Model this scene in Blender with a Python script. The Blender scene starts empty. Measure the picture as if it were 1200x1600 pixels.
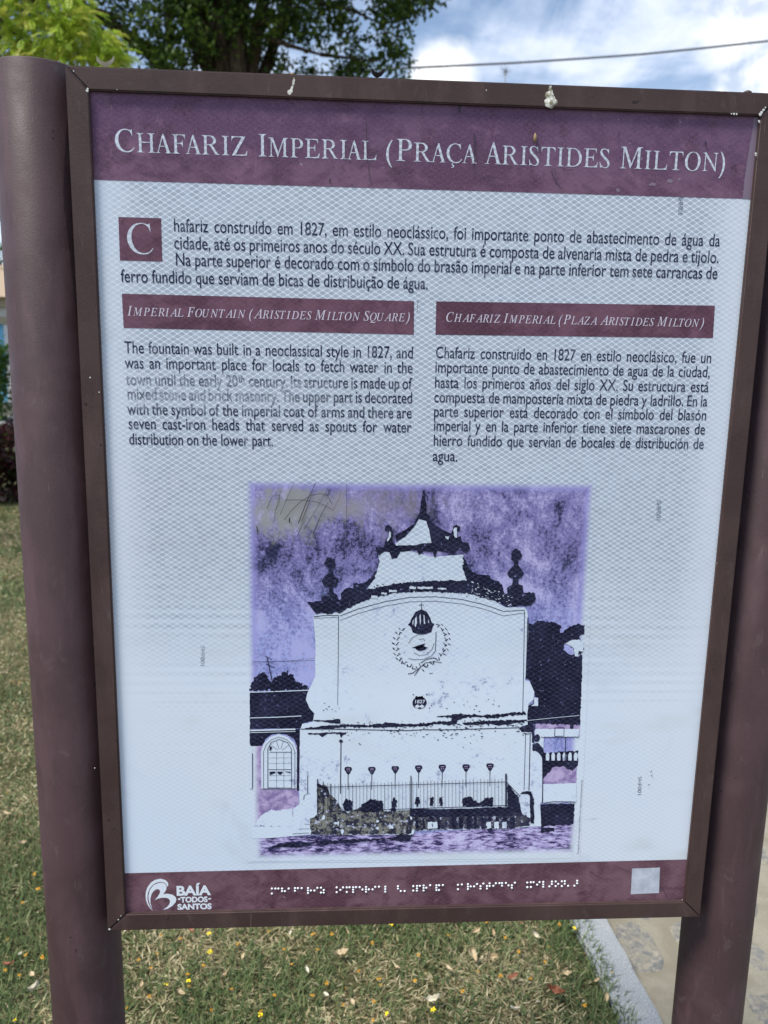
import bpy, bmesh, math, random
import numpy as np
from mathutils import Vector, Matrix
from mathutils.geometry import tessellate_polygon

random.seed(7)
rng = np.random.default_rng(7)
S = bpy.context.scene
COL = S.collection
R = math.radians

# ------------------------------------------------------------------ camera
CAM = Vector((-0.11875511, -1.08932511, 1.55))
FPX, PW, PH = 1299.0, 1200.0, 1600.0
YAW, PITCH, ROLL = R(3.59988), R(10.841825), R(1.0844866)
FWD = Vector((math.sin(YAW) * math.cos(PITCH), math.cos(YAW) * math.cos(PITCH), -math.sin(PITCH)))
RT0 = Vector((math.cos(YAW), -math.sin(YAW), 0)); UP0 = RT0.cross(FWD)
RT = RT0 * math.cos(ROLL) + UP0 * math.sin(ROLL)
UP = -RT0 * math.sin(ROLL) + UP0 * math.cos(ROLL)
cam = bpy.data.cameras.new('camera'); camo = bpy.data.objects.new('camera', cam); COL.objects.link(camo)
cam.sensor_fit = 'VERTICAL'; cam.sensor_height = 36.0; cam.lens = 36.0 * FPX / PH
cam.clip_start = 0.05; cam.clip_end = 3000
cam.dof.use_dof = True; cam.dof.focus_distance = 1.12; cam.dof.aperture_fstop = 6.8
camo.matrix_world = Matrix((
    (RT.x, UP.x, -FWD.x, CAM.x), (RT.y, UP.y, -FWD.y, CAM.y), (RT.z, UP.z, -FWD.z, CAM.z), (0, 0, 0, 1)))
S.camera = camo

# ------------------------------------------------------------------ world, sun, exposure
SUN_EL, SUN_AZ = R(60), R(-120)         # azimuth from +y towards +x; the sun is high, behind the camera and to the left
W = bpy.data.worlds.new('World'); S.world = W; W.use_nodes = True
nt = W.node_tree; nt.nodes.clear()
def nn(nt, typ, **kw):
    n = nt.nodes.new(typ)
    for k, v in kw.items():
        if k.startswith('i_'):
            key = k[2:]
            key = int(key) if key.isdigit() else key
            n.inputs[key].default_value = v
        else: setattr(n, k, v)
    return n
def math_n(nt, op, a, b=None, c=None, clamp=False):
    n = nt.nodes.new('ShaderNodeMath'); n.operation = op; n.use_clamp = clamp
    for i, v in enumerate((a, b, c)):
        if v is None: continue
        if hasattr(v, 'is_linked'): nt.links.new(v, n.inputs[i])
        else: n.inputs[i].default_value = v
    return n.outputs[0]
def mixc(nt, f, a, b, mode='MIX'):
    n = nt.nodes.new('ShaderNodeMix'); n.data_type = 'RGBA'; n.blend_type = mode
    for s, v in ((n.inputs[0], f), (n.inputs[6], a), (n.inputs[7], b)):
        if hasattr(v, 'is_linked'): nt.links.new(v, s)
        elif isinstance(v, (int, float)): s.default_value = v
        else: s.default_value = (*v, 1)
    return n.outputs[2]
def ramp(nt, v, lo, hi, a=0.0, b=1.0, smooth=True):
    n = nt.nodes.new('ShaderNodeMapRange'); n.interpolation_type = 'SMOOTHSTEP' if smooth else 'LINEAR'
    nt.links.new(v, n.inputs[0])
    for i, x in enumerate((lo, hi, a, b)): n.inputs[i + 1].default_value = x
    return n.outputs[0]
def noise(nt, vec, scale, detail=4, rough=0.55, dist=0.0, stretch=None, off=None):
    if stretch or off:
        m = nn(nt, 'ShaderNodeMapping'); nt.links.new(vec, m.inputs[0])
        if stretch: m.inputs['Scale'].default_value = stretch
        if off: m.inputs['Location'].default_value = off
        vec = m.outputs[0]
    n = nn(nt, 'ShaderNodeTexNoise', i_Scale=scale, i_Detail=detail, i_Roughness=rough, i_Distortion=dist)
    nt.links.new(vec, n.inputs['Vector'])
    return n.outputs[0]
def pixdir(px, py):
    return (RT * (px - 600) / FPX - UP * (py - 800) / FPX + FWD)
sky = nn(nt, 'ShaderNodeTexSky', sky_type='NISHITA', sun_disc=False, sun_elevation=SUN_EL, sun_rotation=SUN_AZ,
         altitude=10, air_density=1.0, dust_density=0.6, ozone_density=1.5)
skyc = nn(nt, 'ShaderNodeVectorMath', operation='SCALE'); nt.links.new(sky.outputs[0], skyc.inputs[0]); skyc.inputs[3].default_value = 0.13
tc = nn(nt, 'ShaderNodeTexCoord'); sp = nn(nt, 'ShaderNodeSeparateXYZ'); nt.links.new(tc.outputs['Generated'], sp.inputs[0])
zz = math_n(nt, 'ADD', math_n(nt, 'MAXIMUM', sp.outputs[2], 0.0), 0.16)
cm = nn(nt, 'ShaderNodeCombineXYZ')
nt.links.new(math_n(nt, 'DIVIDE', sp.outputs[0], zz), cm.inputs[0]); nt.links.new(math_n(nt, 'DIVIDE', sp.outputs[1], zz), cm.inputs[1])
n1 = noise(nt, cm.outputs[0], 1.25, 8, 0.58, 0.7, off=(3.1, 0.4, 0))          # cloud sheet
n2 = noise(nt, cm.outputs[0], 3.4, 6, 0.55, 0.5, stretch=(1.6, 0.45, 1))      # streaks
dens = math_n(nt, 'ADD', math_n(nt, 'MULTIPLY', n1, 0.68), math_n(nt, 'MULTIPLY', n2, 0.32))
veil = ramp(nt, dens, 0.40, 0.60)
thick = ramp(nt, dens, 0.50, 0.66)
# the cumulus heads that stand in the gap right of the tree
def puff(px, py, rad, seed):
    d = pixdir(px, py).normalized()
    dn = nn(nt, 'ShaderNodeVectorMath', operation='DISTANCE'); nt.links.new(tc.outputs['Generated'], dn.inputs[0]); dn.inputs[1].default_value = d
    wob = noise(nt, tc.outputs['Generated'], 16, 6, 0.62, off=(seed, 0, 0))
    v = math_n(nt, 'ADD', dn.outputs['Value'], math_n(nt, 'MULTIPLY', math_n(nt, 'SUBTRACT', wob, 0.5), -0.9 * rad))
    return ramp(nt, v, rad * 0.58, rad * 1.12, 1, 0)
p1 = puff(692, 128, 0.040, 1); p2 = puff(1235, 10, 0.085, 5); p3 = puff(1160, 150, 0.035, 9)
brk = ramp(nt, noise(nt, tc.outputs['Generated'], 22, 6, 0.62, 0.4), 0.36, 0.62, 0.25, 1.0)
puffs = math_n(nt, 'MAXIMUM', p1, math_n(nt, 'MULTIPLY', math_n(nt, 'MAXIMUM', p2, p3), brk))
hz = ramp(nt, sp.outputs[2], -0.02, 0.42, 1, 0)
veil2 = math_n(nt, 'MULTIPLY', veil, 0.82)
veil3 = math_n(nt, 'MAXIMUM', veil2, math_n(nt, 'MULTIPLY', hz, 0.72))
c0 = mixc(nt, veil3, skyc.outputs[0], (0.68, 0.77, 0.95))
c1 = mixc(nt, math_n(nt, 'MULTIPLY', thick, 0.75), c0, (0.88, 0.92, 1.0))
c2 = mixc(nt, math_n(nt, 'MULTIPLY', puffs, 0.95), c1, (1.12, 1.12, 1.12))
bg = nn(nt, 'ShaderNodeBackground'); nt.links.new(c2, bg.inputs[0]); bg.inputs[1].default_value = 0.66
wo = nn(nt, 'ShaderNodeOutputWorld'); nt.links.new(bg.outputs[0], wo.inputs[0])

sl = bpy.data.lights.new('sun', 'SUN'); sl.energy = 2.7; sl.angle = R(16); sl.color = (1.0, 0.96, 0.88)
so = bpy.data.objects.new('sun', sl); COL.objects.link(so)
sd = Vector((math.sin(SUN_AZ) * math.cos(SUN_EL), math.cos(SUN_AZ) * math.cos(SUN_EL), math.sin(SUN_EL)))
so.rotation_euler = sd.to_track_quat('Z', 'Y').to_euler(); so.location = (0, 0, 30)
S.view_settings.view_transform = 'Standard'; S.view_settings.look = 'None'
S.view_settings.exposure = 0.90; S.view_settings.gamma = 1.0; S.view_settings.use_curve_mapping = False

# ------------------------------------------------------------------ helpers
def at_depth(px, py, y):            # point on the photograph's ray at world depth y
    d = pixdir(px, py); return CAM + d * ((y - CAM.y) / d.y)
def on_ground(px, py, z=0.0):
    d = pixdir(px, py); return CAM + d * ((z - CAM.z) / d.z)
ZC = 1.30032                         # height of the middle of the sheet
def sh(px, py):                      # point of the sheet (x, z) seen at a photograph position
    p = at_depth(px, py, 0.0); return (p.x, p.z)
def tag(o, label=None, cat=None, group=None, kind=None):
    if label: o['label'] = label
    if cat: o['category'] = cat
    if group: o['group'] = group
    if kind: o['kind'] = kind
    return o
def empty(name, loc, rz=0.0):
    o = bpy.data.objects.new(name, None); COL.objects.link(o); o.location = loc; o.rotation_euler.z = rz
    o.empty_display_size = 0.1; return o
def link(name, me, mat=None, parent=None, smooth=False):
    o = bpy.data.objects.new(name, me); COL.objects.link(o)
    if mat and not me.materials: me.materials.append(mat)
    if parent: o.parent = parent
    if smooth: me.polygons.foreach_set('use_smooth', [True] * len(me.polygons))
    return o
class MB:
    def __init__(s): s.v = []; s.f = []
    def add(s, vs, fs):
        b = len(s.v); s.v += [tuple(v) for v in vs]; s.f += [tuple(i + b for i in f) for f in fs]
    def box(s, x0, x1, y0, y1, z0, z1):
        s.add([(x0,y0,z0),(x1,y0,z0),(x1,y1,z0),(x0,y1,z0),(x0,y0,z1),(x1,y0,z1),(x1,y1,z1),(x0,y1,z1)],
              [(0,3,2,1),(4,5,6,7),(0,1,5,4),(1,2,6,5),(2,3,7,6),(3,0,4,7)])
    def tube(s, pts, rads, n=8, cap=True):
        pts = [Vector(p) for p in pts]; b = len(s.v)
        for i, p in enumerate(pts):
            t = (pts[min(i+1, len(pts)-1)] - pts[max(i-1, 0)]).normalized()
            a = t.cross(Vector((0.13, 0.21, 0.97)) if abs(t.z) < .95 else Vector((1, 0.1, 0))).normalized(); c = t.cross(a)
            for k in range(n):
                q = 2*math.pi*k/n; s.v.append(tuple(p + (a*math.cos(q) + c*math.sin(q))*rads[i]))
        for i in range(len(pts)-1):
            for k in range(n):
                s.f.append((b+i*n+k, b+i*n+(k+1)%n, b+(i+1)*n+(k+1)%n, b+(i+1)*n+k))
        if cap:
            s.f.append(tuple(b+k for k in range(n))[::-1]); s.f.append(tuple(b+(len(pts)-1)*n+k for k in range(n)))
    def mesh(s, name):
        me = bpy.data.meshes.new(name); me.from_pydata(s.v, [], s.f); me.update(); return me
    def build(s, name, mat, parent=None, smooth=False): return link(name, s.mesh(name), mat, parent, smooth)
def fast_mesh(name, V, F, colors=None):
    """V (n,3), F (m,k) index arrays; colors per vertex (n,3)"""
    me = bpy.data.meshes.new(name); k = F.shape[1]; m = F.shape[0]
    me.vertices.add(len(V)); me.vertices.foreach_set('co', np.asarray(V, np.float32).ravel())
    me.loops.add(m*k); me.loops.foreach_set('vertex_index', F.astype(np.int32).ravel())
    me.polygons.add(m); me.polygons.foreach_set('loop_start', np.arange(0, m*k, k, dtype=np.int32))
    me.update(calc_edges=True)
    if colors is not None:
        at = me.color_attributes.new('tint', 'FLOAT_COLOR', 'POINT')
        c = np.ones((len(V), 4), np.float32); c[:, :3] = colors; at.data.foreach_set('color', c.ravel())
    return me

# ------------------------------------------------------------------ materials
def mat(name, base=(0.5,0.5,0.5), rough=0.6, spec=0.5):
    m = bpy.data.materials.new(name); m.use_nodes = True
    b = m.node_tree.nodes['Principled BSDF']
    b.inputs['Base Color'].default_value = (*base, 1); b.inputs['Roughness'].default_value = rough
    b.inputs['Specular IOR Level'].default_value = spec
    return m, m.node_tree, b
def objco(nt): return nn(nt, 'ShaderNodeTexCoord').outputs['Object']
def bump(nt, b, h, strength=0.3, dist=0.001):
    n = nn(nt, 'ShaderNodeBump', i_Strength=strength, i_Distance=dist); nt.links.new(h, n.inputs['Height']); nt.links.new(n.outputs[0], b.inputs['Normal'])
def painted_metal(name, c1, c2, rough):
    m, nt, b = mat(name, c1, rough, 0.33); o = objco(nt)
    a = noise(nt, o, 7, 5, 0.6, 0.4); g = noise(nt, o, 900, 2, 0.5); st = noise(nt, o, 26, 4, 0.6, stretch=(1, 1, 0.25))
    col = mixc(nt, ramp(nt, a, 0.42, 0.60), c1, c2)
    col = mixc(nt, math_n(nt, 'MULTIPLY', ramp(nt, st, 0.5, 0.68), 0.45), col, tuple(x*1.5 for x in c2))
    col = mixc(nt, math_n(nt, 'MULTIPLY', ramp(nt, g, 0.45, 0.7), 0.25), col, tuple(x*1.8 for x in c2))
    spots = noise(nt, o, 60, 2, 0.5); col = mixc(nt, ramp(nt, spots, 0.735, 0.76), col, (0.02, 0.012, 0.012))
    dust = noise(nt, o, 38, 6, 0.75, 0.6, stretch=(1, 1, 0.5), off=(2, 5, 1)); col = mixc(nt, math_n(nt, 'MULTIPLY', ramp(nt, dust, 0.56, 0.72), 0.30), col, (0.13, 0.105, 0.10))
    fsc = noise(nt, o, 240, 3, 0.6, stretch=(1, 1, 0.06), off=(1, 1, 4)); col = mixc(nt, ramp(nt, fsc, 0.70, 0.76, 0, .5), col, (0.15, 0.12, 0.115))
    nt.links.new(col, b.inputs['Base Color'])
    nt.links.new(ramp(nt, noise(nt, o, 14, 4), 0.3, 0.7, rough - 0.07, rough + 0.12), b.inputs['Roughness'])
    h = math_n(nt, 'ADD', noise(nt, o, 420, 2, 0.5), math_n(nt, 'MULTIPLY', noise(nt, o, 60, 3), 0.8))
    bump(nt, b, h, 0.35, 0.0005)
    return m
M_FRAME = painted_metal('brown_frame_paint', (0.047, 0.027, 0.026), (0.060, 0.036, 0.034), 0.55)
M_POST = painted_metal('brown_post_paint', (0.045, 0.025, 0.028), (0.060, 0.034, 0.039), 0.52)
M_BACK, _, _ = mat('galvanised_back', (0.25, 0.25, 0.26), 0.5)
M_RUST, _, _ = mat('rusty_screw', (0.03, 0.02, 0.018), 0.6)

# reflective sheeting: pale blue film pressed into diamond cells
G = bpy.data.node_groups.new('sheeting', 'ShaderNodeTree')
G.interface.new_socket('Color', in_out='OUTPUT', socket_type='NodeSocketColor')
G.interface.new_socket('Line', in_out='OUTPUT', socket_type='NodeSocketFloat')
g = G; o = objco(g); s3 = nn(g, 'ShaderNodeSeparateXYZ'); g.links.new(o, s3.inputs[0])
X, Z = s3.outputs[0], math_n(g, 'SUBTRACT', s3.outputs[2], ZC)
HP, HQ = 0.0111, 0.00685
zj = math_n(g, 'ADD', Z, math_n(g, 'MULTIPLY', X, 0.004))
cu = math_n(g, 'COSINE', math_n(g, 'MULTIPLY', X, 2*math.pi/HP)); cv = math_n(g, 'COSINE', math_n(g, 'MULTIPLY', zj, 2*math.pi/HQ))
fa = math_n(g, 'ABSOLUTE', math_n(g, 'ADD', cu, cv))
line = ramp(g, fa, 0.12, 0.66, 1, 0)
edge = ramp(g, math_n(g, 'ABSOLUTE', X), 0.345, 0.408, 1, 0.32)
vz = ramp(g, math_n(g, 'ADD', Z, math_n(g, 'MULTIPLY', math_n(g, 'SUBTRACT', noise(g, o, 5, 3), 0.5), 0.10)), -0.33, 0.02, -0.30, 1.0)
band = math_n(g, 'SINE', math_n(g, 'MULTIPLY', zj, 2*math.pi/(2*HQ)))
bmask = math_n(g, 'MULTIPLY', ramp(g, Z, -0.36, -0.25), ramp(g, Z, -0.10, -0.01, 1, 0))
bmask = math_n(g, 'MULTIPLY', bmask, ramp(g, math_n(g, 'ABSOLUTE', X), 0.05, 0.26))
bandc = math_n(g, 'MULTIPLY', math_n(g, 'MULTIPLY', band, bmask), ramp(g, noise(g, o, 4, 4, stretch=(1, 1, 6)), 0.38, 0.62, 0.0, 0.26))
contrast = math_n(g, 'MULTIPLY', math_n(g, 'ADD', vz, bandc), edge)
wh = nn(g, 'ShaderNodeTexWhiteNoise')   # each cell a shade of its own
cell = nn(g, 'ShaderNodeCombineXYZ')
ua = math_n(g, 'DIVIDE', X, HP); va = math_n(g, 'DIVIDE', zj, HQ)
g.links.new(math_n(g, 'ROUND', math_n(g, 'ADD', ua, va)), cell.inputs[0]); g.links.new(math_n(g, 'ROUND', math_n(g, 'SUBTRACT', ua, va)), cell.inputs[1])
g.links.new(cell.outputs[0], wh.inputs[0])
dark = math_n(g, 'MULTIPLY', math_n(g, 'SUBTRACT', 1.0, line), math_n(g, 'ADD', 0.75, math_n(g, 'MULTIPLY', wh.outputs[0], 0.28)))
fill = math_n(g, 'MULTIPLY', dark, contrast)
big = noise(g, o, 3.2, 4, 0.55)
base = mixc(g, ramp(g, big, 0.35, 0.68), (0.65, 0.74, 0.87), (0.68, 0.75, 0.85))
base = mixc(g, math_n(g, 'MULTIPLY', math_n(g, 'MULTIPLY', band, bmask), 0.10), base, (0.60, 0.66, 0.72))
yel = ramp(g, noise(g, o, 6, 3, stretch=(1, 1, 2.5), off=(4, 0, 1)), 0.54, 0.72)
base = mixc(g, math_n(g, 'MULTIPLY', yel, 0.45), base, (0.56, 0.62, 0.64))
colr = mixc(g, math_n(g, 'MAXIMUM', fill, 0.0), base, (0.36, 0.415, 0.50))
colr = mixc(g, math_n(g, 'MAXIMUM', math_n(g, 'MULTIPLY', math_n(g, 'MULTIPLY', contrast, -0.75), line), 0.0), colr, (0.40, 0.48, 0.58))
smear = noise(g, o, 11, 5, 0.6, 0.8)
colr = mixc(g, math_n(g, 'MULTIPLY', ramp(g, smear, 0.56, 0.8), 0.3), colr, (0.42, 0.48, 0.55))
sm = nn(g, 'ShaderNodeVectorMath', operation='SCALE'); g.links.new(colr, sm.inputs[0]); sm.inputs[3].default_value = 1.0
go = nn(g, 'NodeGroupOutput'); g.links.new(sm.outputs[0], go.inputs[0]); g.links.new(line, go.inputs[1])
def sheeting(nt):
    n = nt.nodes.new('ShaderNodeGroup'); n.node_tree = G; return n.outputs[0], n.outputs[1]
M_SHEET, nt, b = mat('reflective_sheeting', rough=0.42, spec=0.35); sc_, _ = sheeting(nt); nt.links.new(sc_, b.inputs['Base Color'])

def ink_maroon(name, c_lo, c_hi, c_top=None):
    m, nt, b = mat(name, c_lo, 0.45, 0.22); o = objco(nt)
    a = noise(nt, o, 9, 5, 0.6, 0.6); a2 = noise(nt, o, 34, 4, 0.6, 0.5, stretch=(1, 1, 1.5)); gr = noise(nt, o, 700, 2, 0.6)
    str_ = noise(nt, o, 55, 3, 0.6, stretch=(1, 1, 0.12))
    v = math_n(nt, 'ADD', math_n(nt, 'MULTIPLY', a, 0.6), math_n(nt, 'MULTIPLY', a2, 0.4))
    col = mixc(nt, ramp(nt, v, 0.42, 0.59), c_lo, c_hi)
    if c_top:
        s3 = nn(nt, 'ShaderNodeSeparateXYZ'); nt.links.new(o, s3.inputs[0])
        t = ramp(nt, math_n(nt, 'ADD', s3.outputs[2], math_n(nt, 'MULTIPLY', a, 0.06)), ZC+0.44, ZC+0.56)
        col = mixc(nt, math_n(nt, 'MULTIPLY', t, 0.5), col, c_top)
    dk = noise(nt, o, 17, 5, 0.7, 1.0, off=(3, 1, 2)); lt_ = noise(nt, o, 24, 5, 0.7, 0.8, off=(7, 1, 5))
    col = mixc(nt, math_n(nt, 'MULTIPLY', ramp(nt, dk, 0.53, 0.68), 0.65), col, tuple(x*0.62 for x in c_lo))
    col = mixc(nt, math_n(nt, 'MULTIPLY', ramp(nt, lt_, 0.54, 0.70), 0.55), col, tuple(x*1.35 for x in c_hi))
    col = mixc(nt, math_n(nt, 'MULTIPLY', ramp(nt, gr, 0.4, 0.7), 0.35), col, tuple(x*1.45 for x in c_hi))
    col = mixc(nt, math_n(nt, 'MULTIPLY', ramp(nt, str_, 0.6, 0.8), 0.35), col, tuple(x*0.55 for x in c_lo))
    _, ln = sheeting(nt); col = mixc(nt, math_n(nt, 'MULTIPLY', ln, 0.06), col, (0.3, 0.26, 0.36))
    sp_ = noise(nt, o, 110, 2, 0.4); col = mixc(nt, ramp(nt, sp_, 0.74, 0.78), col, (0.30, 0.25, 0.33))
    nt.links.new(col, b.inputs['Base Color']); return m
M_HEAD = ink_maroon('header_ink', (0.088, 0.038, 0.074), (0.185, 0.100, 0.155), (0.105, 0.055, 0.140))
M_BOX = ink_maroon('subhead_ink', (0.078, 0.032, 0.054), (0.150, 0.072, 0.108))
M_FOOT = ink_maroon('footer_ink', (0.080, 0.034, 0.050), (0.165, 0.088, 0.115))
def ink_text(name, c, fade=0.12, worn=None):
    m, nt, b = mat(name, c, 0.45, 0.15); o = objco(nt); sc_, ln = sheeting(nt)
    f = math_n(nt, 'MULTIPLY', ln, 0.04)
    w = ramp(nt, noise(nt, o, 45, 4, 0.6, stretch=(1, 1, 2)), 0.45, 0.75, 0, fade*2)
    if worn:
        s3 = nn(nt, 'ShaderNodeSeparateXYZ'); nt.links.new(o, s3.inputs[0])
        d = math_n(nt, 'ABSOLUTE', math_n(nt, 'SUBTRACT', s3.outputs[2], worn[1])); e = math_n(nt, 'ABSOLUTE', math_n(nt, 'SUBTRACT', s3.outputs[0], worn[0]))
        wm = math_n(nt, 'MULTIPLY', ramp(nt, d, 0.006, 0.034, 1, 0), ramp(nt, e, worn[2]*0.4, worn[2], 1, 0))
        w = math_n(nt, 'ADD', w, math_n(nt, 'MULTIPLY', wm, ramp(nt, noise(nt, o, 30, 3, stretch=(1, 1, 2)), 0.3, 0.65, 0.12, 0.62)), clamp=True)
    f = math_n(nt, 'ADD', f, w, clamp=True)
    nt.links.new(mixc(nt, f, c, sc_), b.inputs['Base Color']); return m
M_TEXT = ink_text('navy_text_ink', (0.012, 0.016, 0.048))
WX, WZ = sh(310, 612)
M_TEXTW = ink_text('worn_text_ink', (0.012, 0.016, 0.048), 0.15, (WX, WZ, 0.22))
M_GREY = ink_text('grey_stamp_ink', (0.11, 0.13, 0.17), 0.5)
def pale(name, k):
    m, nt, b = mat(name, rough=0.42, spec=0.35); sc_, ln = sheeting(nt)
    col = mixc(nt, k, sc_, (0.52, 0.60, 0.76)); nt.links.new(col, b.inputs['Base Color']); return m
M_TITLE = pale('title_lettering_film', 0.30)
M_TITLE.node_tree.nodes['Mix'].inputs[7].default_value = (0.60, 0.61, 0.70, 1)
M_SUBT = pale('subhead_lettering_film', 0.85); M_SUBT.node_tree.nodes['Mix'].inputs[7].default_value = (0.62, 0.56, 0.68, 1)
M_LOGO = pale('logo_white', 0.8); M_LOGO.node_tree.nodes['Mix'].inputs[7].default_value = (0.74, 0.80, 0.88, 1)
M_DOTS, _, _ = mat('braille_dot', (0.80, 0.84, 0.90), 0.35)
M_LABEL, nt, b = mat('blank_label', (0.5, 0.53, 0.6), 0.4); o = objco(nt)
nt.links.new(mixc(nt, ramp(nt, noise(nt, o, 60, 4), 0.35, 0.7), (0.40, 0.44, 0.52), (0.56, 0.60, 0.70)), b.inputs['Base Color'])
M_PALE = pale('printed_white', 0.28); M_PALE.node_tree.nodes['Mix'].inputs[7].default_value = (0.66, 0.78, 0.94, 1)
nt = M_PALE.node_tree; b = nt.nodes['Principled BSDF']; o = objco(nt); c0_ = b.inputs['Base Color'].links[0].from_socket
w1 = noise(nt, o, 95, 6, 0.8); w2 = noise(nt, o, 16, 4, 0.6, 0.5, off=(2, 0, 3)); wv = math_n(nt, 'ADD', math_n(nt, 'MULTIPLY', w1, 0.6), math_n(nt, 'MULTIPLY', w2, 0.4))
c_ = mixc(nt, math_n(nt, 'MULTIPLY', ramp(nt, wv, 0.52, 0.60), 0.30), c0_, (0.40, 0.47, 0.74)); c_ = mixc(nt, math_n(nt, 'MULTIPLY', ramp(nt, wv, 0.585, 0.615), 0.55), c_, (0.12, 0.12, 0.28)); nt.links.new(c_, b.inputs['Base Color'])
# dark print ink with tiny pinholes
M_DARK, nt, b = mat('printed_dark_ink', rough=0.45, spec=0.12); o = objco(nt); sc_, ln = sheeting(nt)
c = mixc(nt, ramp(nt, noise(nt, o, 25, 4), 0.35, 0.7), (0.008, 0.008, 0.026), (0.020, 0.021, 0.055))
c = mixc(nt, ramp(nt, noise(nt, o, 170, 5, 0.8), 0.60, 0.68), c, (0.24, 0.24, 0.50))
c = mixc(nt, math_n(nt, 'MULTIPLY', ln, 0.05), c, (0.4, 0.5, 0.7)); nt.links.new(c, b.inputs['Base Color'])
M_OLIVE, nt, b = mat('printed_olive_stain', rough=0.45, spec=0.15); o = objco(nt)
c = mixc(nt, ramp(nt, noise(nt, o, 75, 6, 0.8), 0.44, 0.54), (0.22, 0.225, 0.20), (0.025, 0.027, 0.05))
s3 = nn(nt, 'ShaderNodeSeparateXYZ'); nt.links.new(o, s3.inputs[0]); c = mixc(nt, math_n(nt, 'MULTIPLY', ramp(nt, s3.outputs[0], -0.02, 0.06), 0.8), c, (0.03, 0.03, 0.075))
c = mixc(nt, ramp(nt, noise(nt, o, 130, 5, 0.75, off=(3, 0, 0)), 0.56, 0.62), c, (0.50, 0.54, 0.72))
nt.links.new(c, b.inputs['Base Color'])
# the sky of the printed photograph
PX0, PZ1 = sh(392, 757); PX1, PZ0 = sh(921, 757)[0], sh(645, 1337)[1]
M_PSKY, nt, b = mat('printed_violet_sky', rough=0.45, spec=0.15); o = objco(nt); s3 = nn(nt, 'ShaderNodeSeparateXYZ'); nt.links.new(o, s3.inputs[0])
a = noise(nt, o, 13, 6, 0.62, 0.8); f2 = noise(nt, o, 230, 4, 0.8); a3 = noise(nt, o, 40, 5, 0.7, stretch=(1.3, 1, 0.6))
v = math_n(nt, 'ADD', math_n(nt, 'ADD', math_n(nt, 'MULTIPLY', a, 0.46), math_n(nt, 'MULTIPLY', f2, 0.30)), math_n(nt, 'MULTIPLY', a3, 0.24))
low = ramp(nt, s3.outputs[2], ZC-0.17, ZC-0.005, 1, 0)
v = math_n(nt, 'ADD', v, math_n(nt, 'MULTIPLY', low, 0.045))
c = mixc(nt, ramp(nt, v, 0.425, 0.495), (0.020, 0.022, 0.065), (0.19, 0.17, 0.40))
c = mixc(nt, ramp(nt, v, 0.485, 0.59), c, (0.47, 0.44, 0.71))
c = mixc(nt, math_n(nt, 'MULTIPLY', low, ramp(nt, f2, 0.38, 0.62, 0.15, 0.7)), c, (0.32, 0.42, 0.84))
bx, bz = sh(455, 795)
dd = math_n(nt, 'ADD', math_n(nt, 'ABSOLUTE', math_n(nt, 'MULTIPLY', math_n(nt, 'SUBTRACT', s3.outputs[0], bx), 0.42)), math_n(nt, 'ABSOLUTE', math_n(nt, 'SUBTRACT', s3.outputs[2], bz)))
dd = math_n(nt, 'ADD', dd, math_n(nt, 'MULTIPLY', math_n(nt, 'SUBTRACT', a3, 0.5), 0.16))
c = mixc(nt, ramp(nt, dd, 0.012, 0.055, 0.92, 0), c, (0.30, 0.31, 0.30))
bx2, bz2 = sh(590, 790)
dd2 = math_n(nt, 'ADD', math_n(nt, 'ABSOLUTE', math_n(nt, 'MULTIPLY', math_n(nt, 'SUBTRACT', s3.outputs[0], bx2), 0.35)), math_n(nt, 'ABSOLUTE', math_n(nt, 'SUBTRACT', s3.outputs[2], bz2)))
dd2 = math_n(nt, 'ADD', dd2, math_n(nt, 'MULTIPLY', math_n(nt, 'SUBTRACT', a3, 0.5), 0.20))
c = mixc(nt, ramp(nt, dd2, 0.0, 0.045, 0.6, 0), c, (0.27, 0.25, 0.33))
ex = math_n(nt, 'MINIMUM', math_n(nt, 'SUBTRACT', s3.outputs[0], PX0), math_n(nt, 'SUBTRACT', PX1, s3.outputs[0]))
ez = math_n(nt, 'MINIMUM', math_n(nt, 'SUBTRACT', s3.outputs[2], PZ0), math_n(nt, 'SUBTRACT', PZ1, s3.outputs[2]))
ed = math_n(nt, 'ADD', math_n(nt, 'MINIMUM', ex, ez), math_n(nt, 'MULTIPLY', math_n(nt, 'SUBTRACT', f2, 0.5), 0.006))
c = mixc(nt, ramp(nt, ed, 0.001, 0.009, 0.60, 0), c, (0.30, 0.28, 0.66))
sc_, ln = sheeting(nt); c = mixc(nt, math_n(nt, 'MULTIPLY', ln, 0.05), c, (0.5, 0.55, 0.8))
c = mixc(nt, ramp(nt, ed, -0.0075, 0.004), sc_, c)
nt.links.new(c, b.inputs['Base Color'])
M_STREET, nt, b = mat('printed_street', rough=0.42, spec=0.3); o = objco(nt); s3 = nn(nt, 'ShaderNodeSeparateXYZ'); nt.links.new(o, s3.inputs[0])
a = noise(nt, o, 120, 6, 0.75, 0.3, stretch=(0.55, 1, 2.0)); a2 = noise(nt, o, 18, 4, 0.6, off=(1, 0, 0))
v = math_n(nt, 'ADD', math_n(nt, 'MULTIPLY', a, 0.7), math_n(nt, 'MULTIPLY', a2, 0.3))
c = mixc(nt, ramp(nt, v, 0.44, 0.50), (0.025, 0.025, 0.09), (0.34, 0.28, 0.56)); c = mixc(nt, ramp(nt, v, 0.49, 0.58), c, (0.60, 0.58, 0.86))
ex = math_n(nt, 'MINIMUM', math_n(nt, 'SUBTRACT', s3.outputs[0], PX0), math_n(nt, 'SUBTRACT', sh(899, 1320)[0], s3.outputs[0]))
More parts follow.
